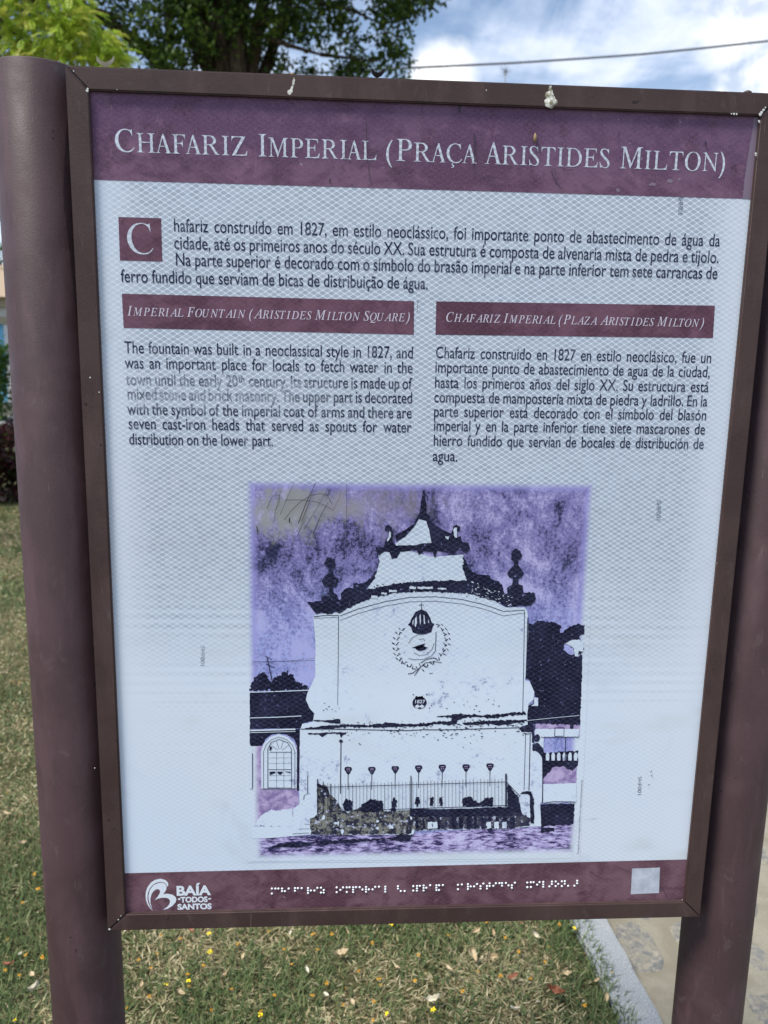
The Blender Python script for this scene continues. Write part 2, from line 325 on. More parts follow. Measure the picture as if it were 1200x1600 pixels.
ed = math_n(nt, 'MINIMUM', ex, math_n(nt, 'SUBTRACT', s3.outputs[2], PZ0-0.002)); ed = math_n(nt, 'ADD', ed, math_n(nt, 'MULTIPLY', math_n(nt, 'SUBTRACT', a, 0.5), 0.012))
sc_, ln = sheeting(nt); c = mixc(nt, ramp(nt, ed, 0.0, 0.012), sc_, c); nt.links.new(c, b.inputs['Base Color'])
M_PLILAC, nt, b = mat('printed_lilac_wall', rough=0.42, spec=0.3); o = objco(nt); a = noise(nt, o, 50, 6, 0.7, 0.5); sc_, ln = sheeting(nt)
s3 = nn(nt, 'ShaderNodeSeparateXYZ'); nt.links.new(o, s3.inputs[0])
c = mixc(nt, ramp(nt, a, 0.38, 0.6), (0.23, 0.17, 0.38), (0.50, 0.42, 0.66))
c = mixc(nt, ramp(nt, math_n(nt, 'SUBTRACT', s3.outputs[0], PX0), -0.002, 0.008), sc_, c); nt.links.new(c, b.inputs['Base Color'])

M_DROP, nt, b = mat('bird_dropping', (0.6, 0.58, 0.5), 0.7); o = objco(nt)
nt.links.new(mixc(nt, ramp(nt, noise(nt, o, 160, 4), 0.4, 0.6), (0.22, 0.20, 0.13), (0.72, 0.72, 0.66)), b.inputs['Base Color'])
M_CHIP, _, _ = mat('bare_primer', (0.62, 0.62, 0.60), 0.6)
M_BLACK, _, _ = mat('near_black', (0.018, 0.013, 0.016), 0.8)
M_SCR, _, _ = mat('dark_scratch', (0.025, 0.02, 0.035), 0.6)
M_COCOON, _, _ = mat('dry_cocoon', (0.28, 0.20, 0.10), 0.8)

def vcol_mat(name, rough=0.6, transl=0.0, spec=0.3, bright=1.0):
    m, nt, b = mat(name, rough=rough, spec=spec)
    a = nn(nt, 'ShaderNodeAttribute', attribute_name='tint')
    nt.links.new(a.outputs['Color'], b.inputs['Base Color'])
    if transl:
        t = nn(nt, 'ShaderNodeBsdfTranslucent'); mx = nn(nt, 'ShaderNodeMixShader', i_0=transl)
        nt.links.new(a.outputs['Color'], t.inputs[0]); nt.links.new(b.outputs[0], mx.inputs[1]); nt.links.new(t.outputs[0], mx.inputs[2])
        nt.links.new(mx.outputs[0], nt.nodes['Material Output'].inputs[0])
    return m
M_GRASS = vcol_mat('grass_blade', 0.6, 0.25); M_LEAF = vcol_mat('leaf', 0.5, 0.40); M_LIME = vcol_mat('feathery_leaflet', 0.5, 0.5)
M_BARK, nt, b = mat('bark', rough=0.9, spec=0.1); o = objco(nt)
v = noise(nt, o, 9, 6, 0.7, stretch=(3, 3, 0.6)); nt.links.new(mixc(nt, ramp(nt, v, 0.35, 0.65), (0.03, 0.022, 0.016), (0.11, 0.085, 0.06)), b.inputs['Base Color']); bump(nt, b, v, 0.8, 0.02)

# ground
M_LAWN, nt, b = mat('lawn_soil', rough=0.95, spec=0.1); o = objco(nt)
a = noise(nt, o, 3.0, 6, 0.65); d_ = noise(nt, o, 120, 5, 0.7)
c = mixc(nt, ramp(nt, a, 0.40, 0.60), (0.10, 0.105, 0.045), (0.25, 0.21, 0.12)); c = mixc(nt, ramp(nt, d_, 0.40, 0.62), (0.05, 0.045, 0.022), c)
nt.links.new(c, b.inputs['Base Color']); bump(nt, b, d_, 0.8, 0.01)
M_GRANITE, nt, b = mat('grey_granite', rough=0.75, spec=0.3); o = objco(nt)
v = noise(nt, o, 240, 4, 0.75); v2 = noise(nt, o, 8, 4, 0.6); v3 = noise(nt, o, 70, 2, 0.5, off=(5, 0, 0))
c = mixc(nt, ramp(nt, v, 0.36, 0.64), (0.19, 0.20, 0.212), (0.33, 0.35, 0.362)); c = mixc(nt, math_n(nt, 'MULTIPLY', ramp(nt, v2, 0.45, 0.65), 0.35), c, (0.40, 0.40, 0.37))
c = mixc(nt, ramp(nt, v3, 0.64, 0.74, 0, .5), c, (0.15, 0.16, 0.18)); nt.links.new(c, b.inputs['Base Color']); bump(nt, b, v, 0.6, 0.0015)
M_MORTAR, nt, b = mat('sandy_mortar', rough=0.92, spec=0.15); o = objco(nt)
v = noise(nt, o, 90, 6, 0.7); v2 = noise(nt, o, 5, 5, 0.6, 0.5)
c = mixc(nt, ramp(nt, v2, 0.38, 0.66), (0.20, 0.18, 0.135), (0.28, 0.26, 0.205)); c = mixc(nt, math_n(nt, 'MULTIPLY', ramp(nt, v, 0.42, 0.66), 0.5), c, (0.22, 0.19, 0.14))
nt.links.new(c, b.inputs['Base Color']); bump(nt, b, v, 0.7, 0.003)
M_STONE, nt, b = mat('worn_grey_paving_stone', rough=0.9, spec=0.2); o = objco(nt)
ri = nn(nt, 'ShaderNodeObjectInfo'); geo = nn(nt, 'ShaderNodeNewGeometry')
v = noise(nt, geo.outputs['Position'], 45, 6, 0.75); v2 = noise(nt, geo.outputs['Position'], 22, 6, 0.72, 0.8)
c = mixc(nt, ri.outputs['Random'], (0.10, 0.105, 0.11), (0.155, 0.155, 0.15)); c = mixc(nt, ramp(nt, v, 0.40, 0.66), c, (0.31, 0.28, 0.22))
c = mixc(nt, ramp(nt, v2, 0.48, 0.60, 0, .8), c, (0.235, 0.215, 0.165)); nt.links.new(c, b.inputs['Base Color']); bump(nt, b, v, 0.7, 0.003)

# ------------------------------------------------------------------ ground
LAWN_X1 = 0.585
def kx(y): return 0.588 - 0.04*(y - 0.75)           # kerb's lawn edge
def strip(name, fx0, fx1, z, m, ys):
    mb = MB(); vs = []
    for y in ys: vs += [(fx0(y), y, z), (fx1(y), y, z)]
    mb.add(vs, [(2*i, 2*i+1, 2*i+3, 2*i+2) for i in range(len(ys)-1)])
    return tag(mb.build(name, m), kind='structure')
mb = MB(); mb.add([(-900,-900,-0.35),(900,-900,-0.35),(900,900,-0.35),(-900,900,-0.35)], [(0,1,2,3)])
tag(mb.build('ground', M_LAWN), kind='structure')
# lawn: gently uneven sheet
gx = np.linspace(-14, 0, 71)**1; ys = np.linspace(-4, 12.5, 90)
V = []; nx = len(gx)
def lawn_z(x, y): return 0.012*np.sin(x*3.1+0.4)*np.sin(y*2.3) + 0.006*np.sin(x*9.7+y*7.1)
for y in ys:
    for i, x in enumerate(gx):
        X_ = kx(y) + x; w = min(1, -x/0.25)
        V.append((X_, y, float(lawn_z(X_, y))*w))
V = np.array(V); F = np.array([(j*nx+i, j*nx+i+1, (j+1)*nx+i+1, (j+1)*nx+i) for j in range(len(ys)-1) for i in range(nx-1)])
lawn = link('lawn', fast_mesh('lawn', V, F), M_LAWN); tag(lawn, kind='structure')
# kerb of granite stones
kerb = empty('kerb', (kx(-4), -4, 0)); tag(kerb, kind='structure')
ang = math.atan(0.04)
KW = 0.1035
mb = MB(); bm = bmesh.new(); bmesh.ops.create_cube(bm, size=1)
for v_ in bm.verts: v_.co = Vector(((v_.co.x+0.5)*KW, (v_.co.y+0.5)*1.0, (v_.co.z-0.5)*0.26))
bmesh.ops.subdivide_edges(bm, edges=[e for e in bm.edges if abs(e.verts[0].co.y-e.verts[1].co.y) > .5], cuts=24)
bmesh.ops.bevel(bm, geom=[e for e in bm.edges if abs(e.verts[0].co.z) < 1e-5 and abs(e.verts[1].co.z) < 1e-5 and e.is_boundary is False and (abs(e.verts[0].co.x-e.verts[1].co.x) < 1e-5)], offset=0.006, segments=2, affect='EDGES')
for v_ in bm.verts: v_.co.x += 0.0018*math.sin(v_.co.y*37) + 0.001*math.sin(v_.co.y*91); v_.co.z += 0.001*math.sin(v_.co.y*23+v_.co.x*60)
kme = bpy.data.meshes.new('kerb_stone'); bm.to_mesh(kme); bm.free()
for i in range(16):
    o_ = link('kerb_stone', kme, M_GRANITE, kerb); o_.location = (-0.04*1.008*(i+0.0), 1.008*i - 0.80, 0.018 + 0.002*math.sin(i*2.3)); o_.rotation_euler.z = ang
# paved path with worn stones set in sandy mortar
PZ = -0.055
path = empty('path', (kx(0)+KW, 0, PZ)); tag(path, kind='structure')
mb = MB(); gy = np.linspace(-4, 16, 41)
vs = []
for y in gy: vs += [(kx(y)+KW-0.01-path.location.x, y, 0), (10, y, 0)]
mb.add(vs, [(2*i, 2*i+1, 2*i+3, 2*i+2) for i in range(len(gy)-1)]); mb.build('mortar_bed', M_MORTAR, path)
def stone_mesh(w, l, seed):
    r = random.Random(seed); n = 14; top = []; bot = []
    for k in range(n):
        a_ = 2*math.pi*k/n; c_, s_ = math.cos(a_), math.sin(a_)
        q = (abs(c_)**5 + abs(s_)**5)**(-1/5) * r.uniform(0.84, 1.06)
        top.append((w/2*c_*q*0.93, l/2*s_*q*0.93, 0.0024 + r.uniform(-.0006, .0006))); bot.append((w/2*c_*q*1.04, l/2*s_*q*1.04, -0.003))
    me = bpy.data.meshes.new('paving_stone'); me.from_pydata(top+bot+[(0,0,0.003)], [], [(k, (k+1)%n, 2*n) for k in range(n)] + [(n+k, n+(k+1)%n, (k+1)%n, k) for k in range(n)])
    return me
smesh = [stone_mesh(random.uniform(0.085, 0.135), random.uniform(0.13, 0.21), i) for i in range(10)]
cnt = 0
for j in range(26):
    for i in range(11):
        y = -0.5 + j*0.23 + random.uniform(-.04, .04); x = kx(y)+KW+0.080 + i*0.145 + (0.06 if j % 2 else 0) + random.uniform(-.03, .03)
        if i > 2 and random.random() < 0.12: continue
        o_ = link('paving_stone', random.choice(smesh), M_STONE, path); o_.location = (x-path.location.x, y, 0.0006)
        o_.rotation_euler.z = R(random.uniform(-22, 22)); cnt += 1

# ------------------------------------------------------------------ grass
def vnoise(x, y, sc_, seed):
    r = np.random.default_rng(seed); T = r.random((64, 64)); x = x*sc_; y = y*sc_
    xi = np.floor(x).astype(int); yi = np.floor(y).astype(int); fx = x-xi; fy = y-yi; fx = fx*fx*(3-2*fx); fy = fy*fy*(3-2*fy)
    g_ = lambda a, b_: T[a % 64, b_ % 64]
    return (g_(xi, yi)*(1-fx)+g_(xi+1, yi)*fx)*(1-fy) + (g_(xi, yi+1)*(1-fx)+g_(xi+1, yi+1)*fx)*fy
def blades(n, x0, x1, y0, y1, hs, ws, keep=None):
    x = rng.uniform(x0, x1, n); y = rng.uniform(y0, y1, n)
    k = x < kx(y) - 0.002
    if keep is not None: k &= keep(x, y)
    x, y = x[k], y[k]; n = len(x)
    patch = 0.55*vnoise(x, y, 3.1, 1) + 0.3*vnoise(x, y, 9.0, 2) + 0.15*vnoise(x, y, 31, 3)
    kerbd = np.clip(1-(kx(y)-x)/0.17, 0, 1)
    green = np.clip((patch-0.44)*3.4, 0, 1)*0.55 + 0.27 + kerbd*0.75
    isg = rng.random(n) < green
    dens_keep = isg | (rng.random(n) < 0.8); 
    h = rng.uniform(0.5, 1.1, n)*hs*np.where(isg, 1.0, 0.85)*(1+0.3*kerbd); w = rng.uniform(0.6, 1.2, n)*ws
    lean = np.where(isg, rng.uniform(0.35, 1.15, n), rng.uniform(0.85, 1.50, n)); az = rng.uniform(0, 2*np.pi, n)
    z0 = lawn_z(x, y)*np.clip((kx(y)-x)/.25, 0, 1) - 0.004
    dx, dy = np.cos(az), np.sin(az); px, py = -dy, dx
    tip_l = np.minimum(lean*1.35, 1.62)
    m1 = np.stack([x+dx*np.sin(lean)*h*.5, y+dy*np.sin(lean)*h*.5, z0+np.cos(lean)*h*.5], 1)
    tp = m1 + np.stack([dx*np.sin(tip_l)*h*.5, dy*np.sin(tip_l)*h*.5, np.cos(tip_l)*h*.5], 1)
    tw = rng.normal(0, .35, n)
    P = np.stack([px*np.cos(tw), py*np.cos(tw), np.sin(tw)], 1)*(w/2)[:, None]
    b0 = np.stack([x, y, z0], 1)
    V = np.stack([b0-P*.8, b0+P*.8, m1+P, m1-P, tp], 1).reshape(-1, 3)
    base = np.arange(n)*5
    F = np.concatenate([np.stack([base, base+1, base+2], 1), np.stack([base, base+2, base+3], 1), np.stack([base+3, base+2, base+4], 1)])
    gcol = np.array([[.075,.115,.040],[.11,.155,.055],[.18,.21,.09],[.09,.135,.05]])[rng.integers(0, 4, n)]
    scol = np.array([[.46,.39,.23],[.36,.30,.165],[.56,.49,.32],[.27,.21,.12],[.42,.39,.22]])[rng.integers(0, 5, n)]
    C_ = np.where(isg[:, None], gcol, scol)*rng.uniform(.8, 1.2, (n, 1))
    return V, F, np.repeat(C_, 5, 0)
parts = [blades(95000, -1.25, 0.60, 0.15, 1.75, 0.046, 0.0032),
         blades(60000, -2.6, -0.45, 1.2, 4.2, 0.042, 0.0042, lambda x, y: (x < -0.2-0.33*y) & (x > -0.9-0.62*y)),
         blades(50000, -6.5, -0.9, 4.0, 8.6, 0.055, 0.010, lambda x, y: (x < 0.1-0.36*y)),
         blades(60000, -6, 0.6, -1.2, 7.0, 0.045, 0.006)]
Vs, Fs, Cs, off = [], [], [], 0
for v_, f_, c_ in parts: Vs.append(v_); Fs.append(f_+off); Cs.append(c_); off += len(v_)
go_ = link('grass', fast_mesh('grass', np.concatenate(Vs), np.concatenate(Fs), np.concatenate(Cs)), M_GRASS)
tag(go_, 'short half-dry grass of the lawn behind the sign', 'grass', kind='stuff')

# ------------------------------------------------------------------ fallen flowers and dry leaves
def col_variant(name, c1, c2, rough=0.7):
    m, nt, b = mat(name, c1, rough, 0.2); o = objco(nt); nt.links.new(mixc(nt, ramp(nt, noise(nt, o, 130, 4), 0.35, 0.65), c1, c2), b.inputs['Base Color']); return m
M_YEL = col_variant('fresh_yellow_petal', (0.80, 0.56, 0.01), (0.85, 0.68, 0.04)); M_ORA = col_variant('wilted_orange_petal', (0.42, 0.19, 0.02), (0.58, 0.33, 0.04))
M_TAN = col_variant('tan_dry_leaf', (0.42, 0.32, 0.19), (0.52, 0.43, 0.29)); M_RED = col_variant('russet_dry_leaf', (0.20, 0.075, 0.045), (0.34, 0.15, 0.09)); M_PALEL = col_variant('pale_dry_leaf', (0.55, 0.50, 0.38), (0.62, 0.58, 0.47))
def flower_mesh(seed, s):
    r = random.Random(seed); vs = [(0, 0, 0.15*s)]; fs = []
    for k in range(5):
        a_ = 2*math.pi*k/5 + r.uniform(-.25, .25); ln_ = s*r.uniform(.6, 1.1); zc_ = s*r.uniform(.15, .7); b0 = len(vs)
        for t, w_ in ((.45, .34), (.85, .42), (1.1, .16)):
            for sg in (-1, 1):
                vs.append((math.cos(a_)*ln_*t - math.sin(a_)*sg*w_*s*.8, math.sin(a_)*ln_*t + math.cos(a_)*sg*w_*s*.8, zc_*math.sin(t*2.4)+r.uniform(-.1, .1)*s))
        fs += [(0, b0, b0+1), (b0, b0+2, b0+3, b0+1), (b0+2, b0+4, b0+5, b0+3)]
    me = bpy.data.meshes.new('blossom'); me.from_pydata(vs, [], fs); return me
def leaf_mesh(seed, l, w, curl):
    r = random.Random(seed); vs = []; nu, nv = 8, 3
    for i in range(nu+1):
        t = i/nu; ww = w*math.sin(math.pi*min(1, t*0.92+.05))**r.uniform(.6, 1.2)*(1 if t < .95 else .3)*r.uniform(.75, 1.2)
        for j in range(nv+1):
            s_ = j/nv*2-1; vs.append(((t-.5)*l, s_*ww*.5, curl*w*(s_*s_)*.8 + curl*l*1.1*(t-.45)**2 + r.uniform(-.04, .04)*w))
    fs = [(i*(nv+1)+j, i*(nv+1)+j+1, (i+1)*(nv+1)+j+1, (i+1)*(nv+1)+j) for i in range(nu) for j in range(nv)]
    me = bpy.data.meshes.new('dry_leaf'); me.from_pydata(vs, [], fs); return me
fl_y = [flower_mesh(i, 0.0066) for i in range(3)]; fl_o = [flower_mesh(i+9, 0.0062) for i in range(4)]
for me in fl_y: me.materials.append(M_YEL)
for me in fl_o: me.materials.append(M_ORA)
def lay(name, me, px, py, label, cat, group, sc=1.0, lift=0.018):
    p = on_ground(px, py, 0.012); o_ = bpy.data.objects.new(name, me); COL.objects.link(o_)
    o_.location = (p.x, p.y, float(lawn_z(p.x, p.y)) + lift + random.uniform(-.003, .004))
    o_.rotation_euler = (R(random.uniform(-25, 25)), R(random.uniform(-25, 25)), random.uniform(0, 6.3)); o_.scale = (sc, sc, sc*random.uniform(.7, 1.2))
    return tag(o_, label, cat, group)
YEL = [(328,1492),(261,1541),(294,1534),(327,1463),(897,1460),(612,1454),(677,1587),(604,1592),(24,1597),(407,1592),(36,971)]
ORA = [(54,1367),(35,1412),(12,1468),(40,1492),(66,1494),(251,1464),(283,1471),(217,1498),(245,1491),(318,1512),(236,1513),(233,1554),(198,1569),(408,1587),
       (490,1461),(518,1463),(496,1485),(456,1509),(582,1479),(654,1502),(746,1532),(781,1539),(593,1533),(510,1538),(595,1543),(488,1561),(536,1574),(584,1571),
       (583,1597),(789,1477),(429,1561),(874,1450),(956,1525),(829,1543),(782,1541),(913,1582),(36,1017),(20,1068),(30,1068),(40,1128),(293,1522),(296,1543),
       (8,1516),(30,1525),(4,1175),(12,1240),(60,1390),(9,905),(362,1548),(371,1478),(700,1474),(722,1560),(648,1540),(810,1500),(851,1512),(444,1484),(560,1520),(330,1580)]
YL = {(897,1460): 'bright yellow blossom on the lawn nearest the granite kerb, right under the frame', (612,1454): 'bright yellow blossom under the middle of the frame bottom edge', (677,1587): 'bright yellow blossom on the lawn, larger right one of two below the sign middle',
      (604,1592): 'bright yellow blossom on the lawn, left one of two below the sign middle', (327,1463): 'bright yellow blossom on the lawn just below the end of the white logo', (328,1492): 'bright yellow blossom on the lawn, directly in front of one below the logo',
      (261,1541): 'round bright yellow blossom on the lawn closest to the left post, right side', (294,1534): 'bright yellow blossom in a string of orange ones right of the left post', (24,1597): 'bright yellow blossom in the bottom left corner, left of the post', (407,1592): 'bright yellow blossom at the bottom edge, halfway between post and sign middle', (36,971): 'farthest bright yellow blossom on the lawn left of the left post'}
for i, (px, py) in enumerate(YEL):
    lay('fallen_flower', fl_y[i % 3], px, py, YL[(px, py)], 'flower', 'bright yellow blossoms fallen on the lawn', random.uniform(.85, 1.1), 0.024)
for i, (px, py) in enumerate(ORA):
    lay('fallen_flower', fl_o[i % 4], px, py, 'small wilted orange blossom fallen on the half-dry lawn', 'flower', 'wilted orange blossoms fallen on the lawn', random.uniform(.7, 1.15), 0.020)
LV = [(533,1497,'t',.045),(743,1470,'t',.032),(767,1513,'t',.034),(510,1560,'p',.026),(552,1572,'t',.030),(678,1575,'p',.042),(740,1507,'t',.040),(453,1462,'p',.022),
      (797,1545,'r',.024),(836,1471,'p',.030),(867,1568,'r',.048),(801,1541,'r',.034),(887,1534,'t',.028),(804,1592,'p',.028),(948,1569,'t',.024),(299,1460,'r',.024),
      (14,1513,'r',.036),(51,1525,'t',.024),(56,1547,'p',.030),(31,1491,'p',.020),(222,1539,'t',.024),(282,1554,'t',.026),(7,1056,'t',.040),(31,1087,'p',.026),(33,1320,'t',.036),
      (10,1275,'t',.034),(620,1520,'t',.026),(380,1500,'t',.024),(480,1520,'p',.022),(700,1530,'t',.030),(350,1530,'t',.020),(930,1545,'t',.022),(772,1475,'t',.026)]
lab = {'t': ('tan curled dry leaf lying on the lawn', 'tan dry leaves on the lawn', M_TAN), 'p': ('pale bleached dry leaf lying on the lawn', 'pale dry leaves on the lawn', M_PALEL), 'r': ('russet dry leaf lying on the lawn', 'russet dry leaves on the lawn', M_RED)}
LL = {(867,1568): 'long russet dry leaf on the lawn left of the granite kerb', (801,1541): 'broad russet dry leaf on the lawn, left of the long russet one', (797,1545): 'small dark russet leaf touching the broad russet leaf', (299,1460): 'pinkish russet leaf peeking out under the frame below the logo', (14,1513): 'brown russet leaf on the lawn left of the left post',
      (533,1497): 'largest tan curled leaf on the lawn, left of the middle below the frame', (743,1470): 'tan pointed leaf close under the frame, right of the middle', (678,1575): 'long thin pale leaf on the lawn near the bottom, right of the middle', (453,1462): 'small pale leaf close under the frame below the braille start', (836,1471): 'pale leaf on the lawn under the frame, just left of the dark green kerb strip',
      (56,1547): 'pale curled leaf left of the left post near the bottom', (804,1592): 'pale leaf at the bottom edge in front of the russet leaves', (510,1560): 'small pale leaf on the lawn below the middle of the braille', (948,1569): 'tan leaf lying in the green grass beside the kerb', (7,1056): 'tan leaf at the left edge beside the left post, farthest away'}
for i, (px, py, k, l) in enumerate(LV):
    me = leaf_mesh(i, l*.9, l*random.uniform(.30, .5), random.uniform(.25, .8)); me.materials.append(lab[k][2])
    lay('dry_leaf', me, px, py, LL.get((px, py), lab[k][0]), 'dry leaf', lab[k][1], 1.0, 0.024)
me = leaf_mesh(77, .022, .008, .5); me.materials.append(M_YEL)
# small litter too fine to count further out
V, F, C_ = [], [], []
n = 1500; x = rng.uniform(-6, 0.5, n); y = rng.uniform(0.0, 8, n); a_ = rng.uniform(0, 6.28, n); s_ = rng.uniform(.003, .008, n)*(1+.12*y); z = lawn_z(x, y)+.018
ca, sa = np.cos(a_), np.sin(a_); tl = rng.uniform(-.5, .5, n)
V = np.stack([np.stack([x+ca*s_, y+sa*s_, z+tl*s_], 1), np.stack([x-sa*s_*.5, y+ca*s_*.5, z+.3*s_], 1), np.stack([x-ca*s_, y-sa*s_, z-tl*s_], 1), np.stack([x+sa*s_*.5, y-ca*s_*.5, z+.2*s_], 1)], 1).reshape(-1, 3)
F = np.arange(n*4).reshape(n, 4); cc = np.array([[.45,.24,.03],[.40,.30,.17],[.52,.48,.36],[.25,.11,.06]])[rng.integers(0, 4, n)]
tag(link('leaf_litter', fast_mesh('leaf_litter', V, F, np.repeat(cc, 4, 0)), M_GRASS), 'tiny dry petals and leaf bits strewn over the lawn', 'leaf litter', kind='stuff')

# ------------------------------------------------------------------ trees
def leaves(centers, size, aspect, cols, droop=0.0, jit=None):
    n = len(centers); th = rng.uniform(0, 2*np.pi, n); ph = np.arccos(rng.uniform(-1, 1, n))
    u = np.stack([np.sin(ph)*np.cos(th), np.sin(ph)*np.sin(th), np.cos(ph) - droop], 1); u /= np.linalg.norm(u, axis=1)[:, None]
    r_ = rng.normal(size=(n, 3)); v = np.cross(u, r_); v /= np.linalg.norm(v, axis=1)[:, None]
    L = (size*rng.uniform(.6, 1.25, n))[:, None]; c = centers
    w_ = np.cross(u, v)*L*0.12
    V = np.stack([c-u*L*.5, c+v*L*.5*aspect+w_, c+u*L*.5, c-v*L*.5*aspect+w_], 1).reshape(-1, 3)
    F = np.arange(n*4).reshape(n, 4)
    ci = np.array(cols)[rng.integers(0, len(cols), n)]*rng.uniform(.75, 1.25, (n, 1))
    return V, F, np.repeat(ci, 4, 0)
def limb(a, b, sag, k=7, wob=0.12):
    a, b = Vector(a), Vector(b); L = (b-a).length; out = []
    for i in range(k+1):
        t = i/k; p = a.lerp(b, t); p.z += math.sin(t*math.pi)*sag
        if 0 < i < k: p += Vector((random.uniform(-1, 1), random.uniform(-1, 1), random.uniform(-1, 1)))*wob*L*.12
        out.append(p)
    return out
# the big dark tree: clumps of foliage hung on limbs
TD = 11.0
root = Vector((-1.7, TD+0.4, 0))
lobes = [(615,5,TD,.42),(650,-15,TD,.40),(610,-50,TD,.60),(640,20,TD-.2,.24),(672,-2,TD-.2,.18),(585,85,TD,.42),(612,55,TD,.30),(530,80,TD,.48),(620,100,TD,.22),(600,20,TD+.6,.20),(480,20,TD,.55),(500,-40,TD,.7),(430,30,TD,.45),
         (440,85,TD+.4,.42),(395,55,TD,.32),(360,10,TD,.55),(300,40,TD-.3,.60),(290,90,TD,.50),(235,50,TD-.4,.45),(255,100,TD-.3,.42),(245,-10,TD,.65),(340,95,TD+.6,.30),
         (160,75,TD,.5),(120,20,TD,.32),(60,60,TD,.55),(10,70,TD,.6),(0,10,TD,.6),(175,15,TD,.30),(570,-50,TD,.6),(690,-110,TD,.5),(380,-60,TD,.9),(200,-70,TD,.8),(60,-60,TD,.9),
         (500,150,TD+.4,.5),(400,160,TD+.5,.5),(250,170,TD,.6),(120,180,TD,.6),(-60,120,TD,.8),(-10,300,TD+.5,.5),(-25,395,TD+1,.42),(-80,330,TD,.8),(560,-15,TD-.3,.22),(520,30,TD+.3,.3)]
cl = [(at_depth(px, py, d_), r_) for px, py, d_, r_ in lobes]
for k in range(150):    # the rest of the crown, above the picture
    u = rng.normal(size=3); u /= np.linalg.norm(u); rr = rng.uniform(.55, 1.0)
    p = Vector((-1.9 + u[0]*4.3*rr, TD+1.5 + u[1]*3.6*rr, 9.0 + u[2]*2.9*rr))
    if p.z - random.uniform(.5,.9) < 1.55 + (p.y+1.1)*.50: continue
    cl.append((p, random.uniform(.5, .9)))
pts = []
for p, r_ in cl:
    n = int(690*(r_/.5)**2.0*(1.0 if p.z < 7.5 else .8)); u = rng.normal(size=(n, 3)); u /= np.linalg.norm(u, axis=1)[:, None]
    q = u*(r_*rng.uniform(.15, 1.0, n)**.5*rng.uniform(.7, 1.25, n))[:, None]*np.array([1, 1, .8])
    # group leaves into twig sprays so that small sky gaps open
    ns = max(6, n//26); tw = q[rng.integers(0, n, ns)]; idx = rng.integers(0, ns, n)
    q = tw[idx] + rng.normal(size=(n, 3))*np.array([.07, .07, .05])
    pts.append(q + np.array(p))
cen = np.concatenate(pts)
V, F, C_ = leaves(cen, 0.085, .5, [[.035,.07,.014],[.055,.105,.018],[.085,.15,.02],[.03,.055,.014],[.13,.20,.025],[.07,.12,.02]], .25)
tree = empty('broadleaf_tree', root); tag(tree, 'large dark green tree whose crown fills the sky behind the top of the sign', 'tree')
V = V - np.array(root)
link('crown', fast_mesh('crown', V, F, C_), M_LEAF, tree)
tb = MB(); top = Vector((0.3, 0, 4.2)); tb.tube([(0,0,-.3),(0.02,0,.15),(.05,.02,1.6),(.2,0,3.0),top], [.48,.36,.30,.27,.24], 14); tb.build('trunk', M_BARK, tree, True)
def fine(px, py, d_): return at_depth(px, py, d_) - root
for k, (pp, r0) in enumerate([([(300,-40),(312,8),(340,25),(382,42),(420,60),(455,72),(500,85)], .085), ([(382,42),(410,35),(450,20),(500,-20)], .05), ([(60,-30),(120,10),(165,22),(200,32)], .10), ([(262,-20),(262,40),(268,75),(290,105)], .07),
                   ([(340,25),(318,60),(300,110),(292,140)], .045), ([(490,5),(520,8),(555,18),(590,35),(610,60)], .028), ([(500,85),(540,90),(590,95)], .03), ([(310,-60),(420,-90),(560,-60),(650,-10),(685,20)], .06)]):
    b_ = MB(); q = [fine(x_, y_, TD-.1) for x_, y_ in pp]; b_.tube(q, [r0*(1-.8*i/(len(q)-1)) for i in range(len(q))], 7); b_.build('limb', M_BARK, tree, True)
for k in range(16):
    p, r_ = cl[random.randrange(40, len(cl))]; b_ = MB(); q = limb(top, p-root, .5); b_.tube(q, [.13*(1-.85*i/7) for i in range(8)], 6); b_.build('limb', M_BARK, tree, True)
for px, py in ((300,-40),(60,-30),(262,-20)):
    b_ = MB(); q = limb(top, fine(px, py, TD-.1), .3, 6, .05); b_.tube(q, [.14, .12, .10, .09, .08, .07, .07], 8); b_.build('limb', M_BARK, tree, True)

# lime coloured feathery tree nearer the sign
LD = 4.6
lroot = Vector((-4.4, LD+0.3, 0)); lt = empty('feathery_tree', lroot); tag(lt, 'lime green feathery-leaved tree reaching in at the top left above the round post', 'tree')
b_ = MB(); b_.tube([(0,0,-.2),(0,0,.1),(.1,0,1.4),(.25,0,2.6),(.5,0,3.5)], [.2,.16,.13,.11,.09], 12); b_.build('trunk', M_BARK, lt, True)
tips = []
def frond(p0, d0, L, npair, leaf):
    p = Vector(p0); d = Vector(d0).normalized(); st = L/npair; cs = []
    side = d.cross(Vector((0, 0, 1))).normalized()
    for i in range(npair):
        p = p + d*st; d = (d + Vector((0, 0, -0.055)) + Vector((random.uniform(-.03,.03), random.uniform(-.03,.03), 0))).normalized()
        s_ = math.sin(math.pi*(i+1.5)/(npair+2))**.6
        for sg in (-1, 1):
            dd = (side*sg + d*.35 + Vector((0, 0, random.uniform(-.6, .1)))).normalized(); l_ = leaf*s_
            w_ = d*l_*.26; a0 = p.copy(); m_ = p + dd*l_*.5; t_ = p + dd*l_
            cs.append([tuple(a0-lroot), tuple(m_+w_-lroot), tuple(t_-lroot), tuple(m_-w_-lroot)])
    return cs
quads = []
sprays = []
